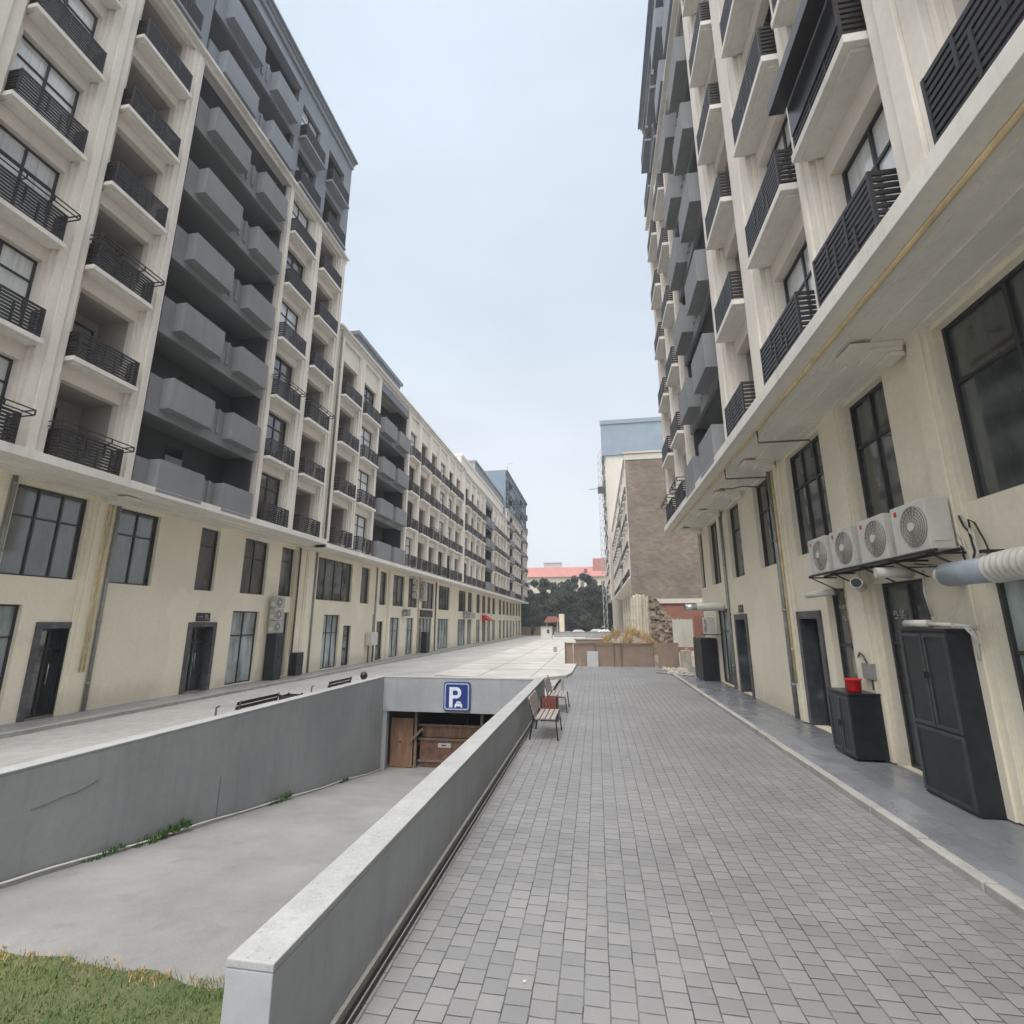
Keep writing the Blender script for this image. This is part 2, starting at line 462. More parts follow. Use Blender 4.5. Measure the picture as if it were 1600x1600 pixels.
def railing_mesh(s, w, depth, mat, hgt=.82, dens=8):
    """open steel railing round three sides; origin at wall line centre, floor level"""
    def f():
        a = MB(); t = .016
        X = lambda v: s*v
        for k in range(dens+1):
            z = .05 + (hgt-.05)*k/dens
            tt = t*1.9 if k == dens else t*1.7
            a.box(X(depth-t), X(depth+t), -w/2+.02, w/2-.02, z-tt, z+tt)
            for sg in (-1, 1):
                a.box(X(0), X(depth-t), sg*(w/2-.0)-t, sg*(w/2)+t, z-tt, z+tt)
        for u in (-w/2, w/2):
            a.box(X(depth-t*1.4), X(depth+t*1.4), u-t*1.4, u+t*1.4, 0, hgt+.03)
            a.box(X(0), X(.03), u-t, u+t, 0, hgt+.02)
        c = .17                                     # centre ornament: two uprights stepped against each other
        for (u, z0, z1) in ((-c, .30, hgt), (c, .05, hgt*.72), (-c*2.1, .05, .45), (c*2.1, .40, hgt)):
            a.box(X(depth-t*1.2), X(depth+t*1.6), u-t*1.3, u+t*1.3, z0, z1)
        return a.mesh('railing', M[mat])
    return prefab(('rail', s, round(w, 2), round(depth, 2), mat, hgt), f)

def slab_mesh(s, w, depth, mat):
    def f():
        a = MB()
        a.box(0, s*depth, -w/2-.06, w/2+.06, -.14, -.001)
        a.box(0, s*(depth-.12), -w/2+.04, w/2-.04, -.20, -.141)
        return a.mesh('balcony', M[mat], bevel=.006)
    return prefab(('slab', s, round(w, 2), round(depth, 2), mat), f)

def rack_mesh(s, w, depth):
    def f():
        a = MB(); t = .014
        for z in (.84, .98):
            a.box(s*(depth+.20), s*(depth+.20+2*t), -w/2-.12, w/2+.12, z-t, z+t)
            for sg in (-1, 1):
                a.box(0, s*(depth+.20), sg*(w/2+.12)-t, sg*(w/2+.12)+t, z-t, z+t)
        for u in np.linspace(-w/2-.12, w/2+.12, 4):
            a.box(s*(depth+.20), s*(depth+.20+2*t), u-t, u+t, .84, .98)
            a.box(s*(depth), s*(depth+.20), u-t, u+t, .83, .85)
        return a.mesh('drying_rack', M['rail'])
    return prefab(('rack', s, round(w, 2)), f)

def loggia_mesh(s, w, h, d, mat):
    def f():
        a = MB(); X = lambda v: s*v
        a.quad((X(-d), -w/2, 0), (X(-d), w/2, 0), (X(-d), w/2, h), (X(-d), -w/2, h))
        a.quad((0, -w/2, 0), (X(-d), -w/2, 0), (X(-d), -w/2, h), (0, -w/2, h))
        a.quad((0, w/2, 0), (X(-d), w/2, 0), (X(-d), w/2, h), (0, w/2, h))
        a.quad((0, -w/2, h), (0, w/2, h), (X(-d), w/2, h), (X(-d), -w/2, h))
        a.quad((0, -w/2, 0), (0, w/2, 0), (X(-d), w/2, 0), (X(-d), -w/2, 0))
        return a.mesh('loggia', M[mat], fix=False)
    return prefab(('log', s, round(w, 2), round(h, 2), mat), f)

def boxbal_mesh(s, w, depth, mat):
    def f():
        a = MB(); t = .08
        a.box(0, s*depth, -w/2, w/2, -.14, -.02)
        a.box(s*(depth-t), s*depth, -w/2, w/2, -.02, 1.0)
        a.box(0, s*(depth-t), -w/2, -w/2+t, -.02, 1.0)
        a.box(0, s*(depth-t), w/2-t, w/2, -.02, 1.0)
        return a.mesh('balcony_box', M[mat], bevel=.008)
    return prefab(('bb', s, round(w, 2), round(depth, 2), mat), f)

def lerp(a, b, t): return a+(b-a)*t

def building(X0, s, dz, ua, ub, cols, nf, label, belt=None, attic='attic', roof_extra=1.25, retail_holes=(), ledge_top=7.2,
             depth=14, racks=(), screens=(), cat='apartment building', near_cap=True, grp=None, name='apartment_building',
             end_mat=None, vis_lod=0, name_retail='retail', special=None):
    """s=+1: facade faces +X.  u is the distance along the street (world Y), v stands out from the shop wall."""
    V_EDGE = 1.68 if s > 0 else 1.56; V_WALL, V_PIER, V_PAR = V_EDGE-.46, V_EDGE-.27, V_EDGE-.42
    tr = lambda u, v, z: (X0 + s*v, u, z+dz)
    root = thing(name, label, cat, tr((ua+ub)/2, 0, 0))
    if grp: root['group'] = grp
    def bx(mb, u0, u1, v0, v1, z0, z1): mb.box(X0+s*v0, X0+s*v1, u0, u1, z0+dz, z1+dz)
    ztop = Z0 + FL*nf + roof_extra
    belt_z = Z0 + FL*belt if belt else ztop
    # ---- core body
    c = MB(); bx(c, ua+.02, ub-.02, -depth, -.45, 0, ztop-.3); part(c, 'building_core', M['core'] if end_mat is None else M[end_mat], root)
    e = MB()
    for (a, b) in ((ua, ua+.3), (ub-.3, ub)): bx(e, a, b, -depth, V_WALL-.02, Z0+.02, belt_z-.02)
    part(e, 'end_wall', M['cream'], root)
    # ---- ledge over the shops
    l = MB()
    bx(l, ua, ub, .95, V_EDGE, ledge_top-.25, ledge_top)
    l.cur = 1
    bx(l, ua, ub, 0, .949, 6.98, 7.15)
    bx(l, ua, ub, .30, .95+.05, 6.92, 6.979)
    bx(l, ua, ub, 0, .16, 6.84, 6.979)
    bx(l, ua, ub, .161, .62, 6.87, 6.919)
    bx(l, ua, ub, 1.001, 1.06, 6.96, 6.999)
    bx(l, ua, ub, .4, V_EDGE-.10, 7.0, ledge_top-.251)
    part(l, 'ledge', [M['slab'], M['soffit']], root, bevel=.008)
    # ---- shop wall
    w = MB()
    holes = [(h[0], h[1], h[2], h[3]) for h in retail_holes]
    holes_wall(w, tr, ua, ub, 0.0, 6.98, 0, .44, holes)
    part(w, 'shop_wall', M['retail'], root, fix=False)
    for h in retail_holes:
        u0, u1, z0, z1 = h[:4]; kind = h[4]; W = u1-u0; H = z1-z0
        uc = (u0+u1)/2
        if kind == 'door':
            st = MB(); fw = .17
            bx(st, u0-.0, u0+fw, -.3, .05, z0, z1); bx(st, u1-fw, u1, -.3, .05, z0, z1); bx(st, u0+fw, u1-fw, -.3, .049, z1-fw*1.1, z1)
            part(st, 'door_surround', M['marble'], root, bevel=.005)
            d = put_window(root, s, tr(uc, -.34, z0), W-2*fw, H-fw*1.1, 2, (.76,), 'glass', .07, 'frame', 'entrance_door')
            hb = MB(); hb.tube([tr(uc+.10, -.26, z0+.9), tr(uc+.10, -.26, z0+1.5)], .014, 8); part(hb, 'handle', M['silver'], d)
        elif kind == 'slimdoor':
            d = put_window(root, s, tr(uc, -.14, z0), W, H, 1, (.74,), 'glass', .08, 'blacksteel', 'entrance_door')
        else:
            mat = kind
            put_window(root, s, tr(uc, -.17, z0), W, H, h[5], h[6], mat, .055, 'frame', 'shop_window' if z0 < 2 else 'window')
    # ---- upper wall
    elems = sorted(cols, key=lambda e: e[1])
    wall = MB(); wall2 = MB(); piers = MB()
    hol_c, hol_a = [], []
    nbelt = belt if belt else nf
    for e in elems:
        if e[0] in 'WL':
            for k in range(nf):
                h0 = Z0+FL*k+.02; h1 = Z0+FL*k+2.38
                (hol_c if k < nbelt else hol_a).append((e[1]+.08, e[2]-.08, h0, h1))
        else:
            hol_c.append((e[1], e[2], Z0, belt_z-.3))
            if belt: hol_a.append((e[1], e[2], belt_z+.02, Z0+FL*nf-.1))
    holes_wall(wall, tr, ua, ub, Z0, belt_z, V_WALL, .25, hol_c)
    part(wall, 'wall', M['cream'], root, fix=False)
    if belt:
        holes_wall(wall2, tr, ua, ub, belt_z, ztop, V_WALL, .25, hol_a)
        part(wall2, 'attic_wall', M[attic], root, fix=False)
        bm_ = MB()
        bx(bm_, ua-.02, ub+.02, V_WALL+.001, V_EDGE-.1, belt_z-.34, belt_z-.2)
        bx(bm_, ua-.02, ub+.02, V_WALL+.001, V_EDGE-.28, belt_z-.55, belt_z-.341)
        part(bm_, 'belt_cornice', M['slab'], root, bevel=.01)
    co = MB()
    bx(co, ua-.05, ub+.05, -depth, V_EDGE-.25, ztop-.30, ztop-.12)
    bx(co, ua-.10, ub+.10, -depth, V_EDGE-.10, ztop-.119, ztop)
    bx(co, ua-.02, ub+.02, -depth, V_WALL+.12, ztop-.62, ztop-.301)
    part(co, 'roof_cornice', M[attic if belt else 'slab'], root, bevel=.01)
    # ---- piers between the columns
    edges = [ua]
    for e in elems: edges += [e[1], e[2]]
    edges.append(ub)
    for i in range(0, len(edges), 2):
        a, b = edges[i], edges[i+1]
        if b-a < .12: continue
        g = min(.10, (b-a)*.16)
        top = belt_z-.56 if belt else ztop-.63
        bx(piers, a+.02, b-.02, V_WALL+.001, V_PIER-.10, Z0+.02, top)
        bx(piers, a+g, b-g, V_PIER-.099, V_PIER, Z0+.02, top-.02)
        if b-a > .6:
            m_ = (a+b)/2; q = (b-a)*.5-g*2.2
            bx(piers, m_-q*.5, m_+q*.5, V_PIER+.001, V_PIER+.06, Z0+.02, top-.04)
    part(piers, 'pilasters', M['cream_rib'], root, bevel=.012 if vis_lod == 0 else 0)
    # ---- columns
    for ei, e in enumerate(elems):
        W = e[2]-e[1]; uc = (e[1]+e[2])/2
        if e[0] in 'WL':
            for k in range(nf):
                zf = Z0+FL*k; up = k >= nbelt
                rail = 'rail'; dep = V_EDGE-V_WALL
                sb = None
                if k > 0:
                    sb = link(slab_mesh(s, W, dep, attic if up else 'slab'), 'balcony', root, tr(uc, V_WALL, zf))
                rp = sb if sb else root
                ro = link(railing_mesh(s, W-.10, dep-.05, rail), 'railing', rp, tr(uc, V_WALL, zf+.002))
                if (ei, k) in racks: link(rack_mesh(s, W, dep-.05), 'drying_rack', ro, tr(uc, V_WALL, zf)) if not sb else link(rack_mesh(s, W, dep-.05), 'drying_rack', sb, tr(uc, V_WALL, zf))
                if (ei, k) in screens:
                    sc = MB(); bx(sc, uc-W/2+.04, uc+W/2-.04, V_EDGE+.02-.05, V_EDGE+.04-.05, zf+.3, zf+1.15)
                    bx(sc, uc-W/2-.06, uc+W/2+.06, V_EDGE+.0, V_EDGE+.26, zf+.92, zf+.95); bx(sc, uc-W/2-.06, uc+W/2+.06, V_EDGE+.24, V_EDGE+.26, zf+.951, zf+1.15)
                    part(sc, 'privacy_screen', M['plaque'], sb if sb else root)
                if e[0] == 'W':
                    g = random.random()
                    put_window(root, s, tr(uc, V_WALL-.22, zf+.02), W-.16, 2.36, 2, (.72,), 'glass_cur_sky' if g < (.62 if s < 0 else .45) else 'glass', .055)  # more pale panes on the right row, standing in for reflected sky
                else:
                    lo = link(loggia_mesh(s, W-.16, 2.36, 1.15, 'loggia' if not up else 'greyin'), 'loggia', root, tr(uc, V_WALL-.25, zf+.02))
                    ww = min(.9, W*.45)
                    fm, _ = window_meshes(s, ww, 2.0, 1, (.7,), .06)
                    link(fm, 'balcony_door', lo, tr(uc+(.3 if k % 2 else -.3)*W/2, V_WALL-.25-1.15+.03, zf+.04))
        else:
            boxes = e[3]
            bk = MB()
            holes_z0 = Z0
            bx(bk, e[1]+.01, e[2]-.01, -.40, -.35, Z0, ztop-.4)
            bx(bk, e[1], e[1]+.06, -.35, V_PAR-.13, Z0+.01, belt_z-.36); bx(bk, e[2]-.06, e[2], -.35, V_PAR-.13, Z0+.01, belt_z-.36)
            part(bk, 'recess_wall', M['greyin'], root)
            for k in range(nf):
                zf = Z0+FL*k; up = k >= nbelt
                pm = attic if up else 'grey'
                a = MB()
                lowz = zf-.42 if k > 0 else zf+.005
                if up and k == nbelt: lowz = zf-.18
                a.box(X0+s*(V_PAR-.12), X0+s*(V_PAR), e[1]+.061, e[2]-.061, lowz+dz, zf+.98+dz)
                if k > 0: a.box(X0+s*-.34, X0+s*(V_PAR-.121), e[1]+.061, e[2]-.061, zf-.2+dz, zf+dz)
                mids = []
                for i in range(len(boxes)-1):
                    m_ = (boxes[i][1]+boxes[i+1][0])/2
                    for du in (-.22, .12): a.box(X0+s*(V_PAR+.001), X0+s*(V_PAR+.07), m_+du, m_+du+.12, zf+dz+.01, zf+1.0+dz)
                part(a, 'loggia_parapet', M[pm], root)
                for (p, q) in boxes:
                    link(boxbal_mesh(s, q-p, .42, pm), 'balcony_box', root, tr((p+q)/2, V_PAR+.001, zf+.001))
                for du in (e[1]+.45, (boxes[0][1]+.1)):
                    d = MB(); d.box(X0+s*-.349, X0+s*-.30, du, du+.8, zf+.01+dz, zf+2.0+dz)
                    dd = part(d, 'balcony_door', M['greydoor'], root)
                    d = MB(); d.box(X0+s*-.299, X0+s*-.29, du+.28, du+.52, zf+1.0+dz, zf+1.55+dz); d.box(X0+s*-.349, X0+s*-.32, du, du+.8, zf+2.01+dz, zf+2.4+dz)
                    part(d, 'door_light', M['glass'], dd)
            if belt:                                       # closing beam under the roof
                a = MB(); bx(a, e[1]+.061, e[2]-.061, V_WALL-.25, V_WALL+.2, Z0+FL*nf-.35, Z0+FL*nf); part(a, 'roof_beam', M[attic], root)
                a = MB(); bx(a, e[1]+.001, e[2]-.001, V_WALL-.25, V_WALL+.05, belt_z-.55, belt_z-.2); part(a, 'belt_beam', M['slab'], root)
            else:
                a = MB(); bx(a, e[1]+.061, e[2]-.061, V_WALL-.25, V_WALL+.12, belt_z-1.2, belt_z-.28); part(a, 'roof_beam', M['grey'], root)
    return root, tr, bx

def brackets(root, bx, us, w=.55):
    for u in us:
        a = MB()
        bx(a, u-w/2, u+w/2, 0.161, .92, 6.78, 6.868); bx(a, u-w/2+.04, u+w/2-.04, .161, .58, 6.72, 6.779); bx(a, u-w/2+.08, u+w/2-.08, .12, .34, 6.65, 6.719)
        part(a, 'bracket', M['soffit'], root, bevel=.008)
def downpipe(root, tr, u, v=.06, z0=.1, z1=6.9, r=.055, mat='pipe_grey', name='downpipe'):
    a = MB(); a.tube([tr(u, v, z0), tr(u, v, z1)], r, 10)
    for z in np.arange(z0+.8, z1, 1.9): a.tube([tr(u, v, z), tr(u, v, z+.06)], r*1.25, 10)
    part(a, name, M[mat], root)
def wallpilaster(root, bx, spans, z0=.1, z1=6.87):
    for (a_, b_) in spans:
        a = MB(); bx(a, a_, b_, .001, .07, z0, z1); bx(a, a_+.12, b_-.12, .071, .11, z0, z1-.01)
        part(a, 'wall_pilaster', M['retail'], root, bevel=.008)

# ================================================================== LEFT ROW
XL = -16.0
holesL = [(8.4, 11.62, .12, 3.30, 'glass_film', 3, (.72,)), (12.05, 13.40, .10, 2.82, 'door'), (17.55, 19.05, .10, 2.82, 'door'),
          (19.95, 21.75, .14, 3.32, 'glass_film', 2, (.66,)), (22.55, 24.1, .14, 3.32, 'glass_film', 2, (.66,)),
          (3.0, 5.4, .12, 3.30, 'glass_film', 2, (.72,)), (6.0, 7.5, .10, 2.82, 'door'),
          (10.85, 12.90, 4.10, 6.68, 'glass_shop', 3, (.66,)), (13.98, 15.58, 4.10, 6.68, 'glass_shop', 2, (.66,)),
          (17.58, 18.62, 4.10, 6.68, 'glass_shop', 1, (.72,)), (20.22, 21.92, 4.12, 6.68, 'glass_shop', 2, (.66,)),
          (23.0, 24.15, 4.14, 6.68, 'glass_shop', 1, (.72,)), (7.4, 9.6, 4.1, 6.68, 'glass_shop', 3, (.66,)), (3.4, 5.6, 4.1, 6.68, 'glass_shop', 3, (.66,))]
b1, tr1, bx1 = building(XL, 1, 0, -1.0, 24.35,
    [('L', 1.9, 3.8), ('W', 4.7, 6.6), ('W', 7.68, 9.48), ('L', 10.38, 12.30), ('G', 12.98, 18.62, [(13.55, 15.5), (16.5, 18.2)]), ('W', 18.98, 20.84), ('L', 21.68, 23.62)],
    8, 'tall cream apartment block with dark grey loggia strip at the near left', belt=6, retail_holes=holesL,
    racks={(2, 2), (2, 0), (3, 0), (3, 2), (5, 2), (6, 2)})
brackets(b1, bx1, (13.5, 6.9)); downpipe(b1, tr1, 13.86, .06); downpipe(b1, tr1, 10.72, .06)
downpipe(b1, tr1, 24.42, 1.50, 7.3, 20.1, .055, 'pipe_brown')
wallpilaster(b1, bx1, ((13.02, 13.72), (24.16, 24.34), (9.75, 10.6)))
downpipe(b1, tr1, 13.55, .16, 1.3, 6.9, .028, 'gas', 'gas_pipe'); downpipe(b1, tr1, 13.42, .16, 1.3, 6.9, .022, 'gas', 'gas_pipe')
for u in (24.45,): downpipe(b1, tr1, u, .12, .2, 6.8, .05, 'pipe_brown')
downpipe(b1, tr1, 24.22, .17, 1.2, 6.9, .03, 'gas', 'gas_pipe')

holesM = [(27.55, 29.45, .14, 3.27, 'glass_film', 3, (.66,)), (29.98, 31.0, .12, 2.62, 'slimdoor'), (34.9, 36.0, .12, 2.9, 'slimdoor'),
          (26.5, 30.7, 4.12, 6.62, 'glass_shop', 4, ()), (32.0, 33.3, 4.12, 6.62, 'glass_shop', 1, (.8,)), (35.1, 36.3, 4.12, 6.62, 'glass_shop', 1, ())]
for (a, b) in ((37.3, 39.2), (40.7, 42.4), (43.7, 47.4), (49.25, 53.1), (56.8, 60.3)):
    holesM.append((a, b, .14, 3.2, 'glass_film', max(2, int((b-a)/.9)), (.66,)))
for (a, b) in ((37.6, 39.9), (40.9, 43.2), (44.3, 47.8), (49.4, 53.3), (57.0, 60.4)):
    holesM.append((a, b, 4.12, 6.62, 'glass_shop', max(2, int((b-a)/.9)), ()))
holesM += [(61.4, 63.6, 4.12, 6.62, 'glass_shop', 2, ()), (61.2, 63.4, .14, 3.2, 'glass_film', 2, (.66,))]
b2, tr2, bx2 = building(XL, 1, 0, 24.36, 53.4,
    [('L', 25.1, 27.2), ('W', 27.9, 30.0), ('G', 30.45, 35.85, [(30.75, 32.9), (33.5, 35.5)]), ('W', 36.3, 38.2), ('L', 39.0, 41.1), ('L', 41.8, 43.85), ('W', 44.5, 46.7), ('W', 47.4, 49.4), ('L', 50.1, 52.3)],
    4, 'lower cream apartment block with one grey loggia strip, joined to the tall left block', ledge_top=7.05, retail_holes=[h for h in holesM if h[1] < 53.4],
    racks={(5, 1)})
downpipe(b2, tr2, 26.2, .06, .1, 6.8); downpipe(b2, tr2, 34.4, .06, .1, 6.8); downpipe(b2, tr2, 43.4, .06, .1, 6.8, .06, 'gas', 'gas_pipe'); downpipe(b2, tr2, 48.3, .06, .1, 6.8, .06, 'pipe_brown')
wallpilaster(b2, bx2, ((25.2, 26.0), (36.55, 37.1), (48.5, 49.0)))
# rooftop mansard on the lower block
a = MB(); bx2(a, 27.3, 34.6, -6, .95, 20.46, 21.6); a.cur = 0
bx2(a, 27.1, 34.8, -6.2, 1.12, 21.601, 21.85); bx2(a, 27.2, 34.7, -6.1, 1.02, 20.9, 21.0)
part(a, 'roof_storey', M['attic'], b2, bevel=.01)
b3, tr3, bx3 = building(XL, 1, 0, 53.42, 81.0,
    [('W', 54.0, 56.1), ('W', 56.9, 58.9), ('L', 59.7, 61.7), ('L', 62.4, 64.1), ('G', 64.7, 69.9, [(65.0, 67.0), (67.6, 69.6)]), ('W', 70.8, 72.8), ('W', 73.6, 75.5), ('L', 76.2, 78.0), ('L', 78.5, 80.4)],
    4, 'cream left block with set back grey top storey, beyond the long lower block', ledge_top=7.05, roof_extra=1.0, depth=13,
    retail_holes=[h for h in holesM if h[0] > 53.4] + [(u, u+2.2, .14, 3.2, 'glass_film', 2, (.66,)) for u in (66, 69.5, 73, 76.6)] + [(u, u+2.2, 4.12, 6.62, 'glass_shop', 2, ()) for u in (66, 69.5, 73, 76.6)],
    vis_lod=1)
a = MB(); bx3(a, 53.6, 81.0, -8, .85, 20.22, 22.2); bx3(a, 53.5, 81.0, -8.1, 1.0, 22.201, 22.42); part(a, 'roof_storey', M['cream'], b3, bevel=.01)
a = MB(); bx3(a, 61.0, 81.0, -7, .70, 22.43, 23.9); bx3(a, 60.9, 81.0, -7.1, .85, 23.901, 24.15); part(a, 'upper_roof_storey', M['attic'], b3, bevel=.01)
b4, tr4, bx4 = building(XL, 1, 0, 81.02, 107.0,
    [('W', 81.6, 83.3), ('G', 84.0, 88.4, [(84.2, 86.0), (86.6, 88.2)]), ('W', 89.2, 91.2), ('W', 92.0, 94.0), ('L', 94.8, 96.6), ('G', 97.4, 101.4, [(97.6, 99.2), (99.7, 101.2)]), ('W', 102.2, 104.2), ('L', 104.8, 106.4)],
    7, 'tall block with blue grey upper storeys ending the left row', belt=5, attic='atticblue', roof_extra=.8, ledge_top=7.05, depth=14,
    retail_holes=[(u, u+2.2, .14, 3.2, 'glass_film', 2, ()) for u in (82, 85.5, 89, 92.6, 96, 100, 103.4)] + [(u, u+2.2, 4.12, 6.62, 'glass_shop', 2, ()) for u in (82, 85.5, 89, 92.6, 96, 100, 103.4)],
    vis_lod=1)
a = MB(); bx4(a, 80.7, 81.0, -14, 1.24, 20.5, 28.8); part(a, 'end_cladding', M['atticblue'], b4)

# ================================================================== RIGHT ROW
XR = 5.10; DZ = .3
holesR = [(6.2-3.2, 7.50, 4.12, 6.76, 'glass_shop', 4, (.66,)), (8.85, 10.26, 4.12, 6.76, 'glass_shop', 2, (.66,)), (11.42, 13.45, 4.14, 6.76, 'glass_shop', 3, (.66,)),
          (14.70, 16.3, 4.14, 6.76, 'glass_shop', 2, (.66,)), (18.0, 19.55, 4.10, 6.76, 'glass_shop', 1, (.66,)), (21.3, 22.85, 4.10, 6.76, 'glass_shop', 2, ()), (24.25, 25.15, 4.10, 6.76, 'glass_shop', 1, ()),
          (18.25, 19.78, .09, 2.80, 'door'), (12.50, 13.86, .09, 2.78, 'door'), (11.25, 12.15, .10, 3.22, 'glass_shop', 1, (.62,)),
          (8.70, 10.14, .10, 3.20, 'glass_shop', 2, (.66,)), (3.4, 7.50, .12, 3.16, 'glass_film', 3, (.66,)), (20.6, 22.8, .10, 3.06, 'glass_film', 3, (.7,)),
          (-1.5, 1.9, .12, 3.16, 'glass_film', 3, (.66,)), (-1.5, 1.6, 4.12, 6.76, 'glass_shop', 3, (.66,))]
r1, trr, bxr = building(XR, -1, DZ, -5.0, 25.25,
    [('W', -2.4, -.6), ('L', .4, 2.2), ('W', 3.05, 4.72), ('W', 5.72, 7.40), ('W', 8.05, 9.98), ('L', 11.32, 12.92), ('G', 14.1, 19.3, [(14.3, 16.15), (17.15, 18.85)]), ('W', 19.75, 21.5), ('L', 22.5, 24.4)],
    8, 'tall cream block with outdoor units over its shops, right of the paved path', belt=6, retail_holes=holesR,
    racks={(7, 0), (8, 0)}, screens={(3, 1)})
brackets(r1, bxr, (8.15, 14.0, 17.3, 20.2, 24.0)); downpipe(r1, trr, 14.50, .08, .1, 6.9, .06); downpipe(r1, trr, 20.35, .06)
downpipe(r1, trr, 14.22, .10, 1.3, 6.9, .028, 'gas', 'gas_pipe'); downpipe(r1, trr, 14.12, .14, 1.0, 6.9, .028, 'gas', 'gas_pipe'); downpipe(r1, trr, 11.05, .08, 2.2, 3.4, .025, 'gas', 'gas_pipe')
downpipe(r1, trr, 10.65, .06, 1.9, 3.4, .03, 'gas', 'gas_pipe')
wallpilaster(r1, bxr, ((7.52, 8.05), (10.30, 11.1), (13.88, 14.35)))
a = MB()
a.tube([trr(-4, 1.22, 6.92), trr(25.0, 1.22, 6.92)], .038, 10)
for u in np.arange(-3, 25, 2.4): a.box(*sorted((XR-1.20, XR-1.24)), u, u+.03, 7.2, 7.27)
part(a, 'gas_pipe', M['gas'], r1)
for (u, v0) in ((11.6, 1.22), (14.6, 1.22)):
    a = MB(); a.tube([trr(u, v0, 6.92), trr(u, v0, 6.60), trr(u, .12, 6.60), trr(u, .12, 6.2)], .024, 8); part(a, 'gas_pipe', M['pipe_brown'], r1)
a = MB(); a.tube([trr(16.4, .95, 6.78), trr(16.0, .7, 6.66), trr(15.5, .5, 6.6), trr(15.3, .12, 6.5)], .02, 8); part(a, 'gas_pipe', M['pipe_brown'], r1)

# ---- far right building with the blank firewall
f1, trf, bxf = building(5.05, -1, .25, 52.0, 98.0,
    [('W', 53.0, 55.0), ('W', 56.2, 58.2), ('L', 59.4, 61.4), ('W', 63.0, 65.0), ('G', 66.5, 71.5, [(66.8, 68.8), (69.5, 71.2)]), ('W', 73, 75), ('L', 76.5, 78.5), ('W', 80, 82), ('W', 84, 86), ('L', 88, 90), ('W', 92, 94)],
    4, 'unfinished looking block with a blank brown firewall facing the street', retail_holes=[(u, u+2.2, .1, 3.1, 'glass_shop', 2, ()) for u in (54, 58, 62, 67, 72, 78, 84, 90)] + [(u, u+2.2, 4.12, 6.62, 'glass_shop', 2, ()) for u in (54, 58, 62, 67, 72, 78, 84, 90)], depth=13, vis_lod=1)
a = MB(); a.box(3.67, 18.2, 51.75, 51.995, 5.15, 19.95); part(a, 'firewall', M['firewall'], f1)
a = MB(); a.box(3.55, 18.4, 51.70, 51.998, 19.951, 20.65); a.box(3.45, 18.45, 51.6, 51.998, 20.651, 20.85); a.box(3.60, 3.669, 51.72, 51.998, 7.3, 19.95); a.box(5.9, 18.2, 51.62, 51.998, 4.7, 5.149)
part(a, 'firewall_band', M['beige'], f1)
a = MB(); a.box(6.1, 18.2, 51.8, 51.99, .2, 4.69); part(a, 'lower_brickwork', M['redbrick'], f1)
t1, trt, bxt = building(4.35, -1, .25, 100.0, 128.0,
    [('W', 101, 103), ('W', 105, 107), ('G', 109, 115, [(109.5, 111.6), (112.4, 114.4)]), ('W', 117, 119), ('L', 122, 124)],
    12, 'tallest tower with a blue grey crown, far behind the brown firewall', belt=10, attic='atticblue', roof_extra=1.4, depth=22, vis_lod=1)
a = MB(); a.box(3.2, 26, 99.7, 99.99, .2, 37.0); part(a, 'tower_end', M['beige'], t1)
a = MB(); a.box(2.35, 26, 99.4, 99.69, 37.01, 43.9); a.box(2.2, 26, 99.2, 99.69, 43.901, 44.8); part(a, 'tower_crown', M['atticblue'], t1)

# ================================================================== GROUND
g = MB()
Zg = -.22
for (x0, x1, y0, y1) in ((-320, 320, 30, 420), (-320, -7.45, -150, 30), (-1.9, 320, -150, 30), (-7.45, -1.9, 23.9, 30), (-7.45, -1.9, -150, -3.2)):
    sheet(g, x0, x1, y0, y1, Zg)
struct(g, 'ground', M['ground'])
a = MB(); sheet(a, -14.6, -7.6, -8, 110, 0, .2); sheet(a, -7.6, -1.76, 17.09, 110, .2, .29); a.quad((-7.6, -8, .2), (-7.6, 17, .2), (-7.6, 17, -.2), (-7.6, -8, -.2))
sheet(a, -1.76, 16, 45, 112, .29)
struct(a, 'street', M['street'], fix=False)
a = MB(); a.box(-16.2, -14.75, -8, 110, -.2, .1); struct(a, 'left_pavement', M['walkL'])
a = MB()
for y in np.arange(-8, 108, 2.0): a.box(-14.749, -14.6, y+.01, y+1.99, -.2, .112)
struct(a, 'left_kerb', M['kerb'], bevel=.01)
a = MB(); sheet(a, -1.63, 3.54, -8, 30.45, .3); sheet(a, -1.76, 3.54, 30.45, 31, .3); struct(a, 'paved_path', M['paver'], fix=False)
a = MB(); a.box(3.68, 5.3, -8, 31, -.2, .38); struct(a, 'right_pavement', M['walk'])
a = MB()
y = -8
while y < 30:
    d = random.uniform(-.008, .008)
    a.box(3.54+d, 3.679, y+.008, y+.992, -.1, .392+random.uniform(-.006, .004)); y += 1
struct(a, 'right_kerb', M['kerb'], bevel=.012)
a = MB(); a.box(-1.757, -1.725, -8, 17.0, .2, .325); a.box(-1.672, -1.664, -8, 17.0, .2, .303); a.cur = 1; a.box(-1.724, -1.673, -8, 17.0, .2, .27); a.box(-1.663, -1.63, -8, 17.0, .2, .288)
struct(a, 'drain_channel', [M['kerb'], M['drain']])
a = MB(); a.prism([(-7.6, 23.2), (-3.1, 21.9), (-1.45, 24.0), (-1.28, 25.5), (-1.25, 30.6), (-1.9, 31), (-1.9, 98), (-8.6, 98)], 'z', .27, .43)
struct(a, 'pale_concrete_apron', M['paleslab'], bevel=.02)
a = MB()                                                    # joints between the poured bays, dark filler strips
for y in (26.2, 29.8, 34.0, 39.5, 46, 54, 63, 74): a.prism([(-8.0, y), (-1.95, y+.25), (-1.95, y+.31), (-8.0, y+.07)], 'z', .431, .437)
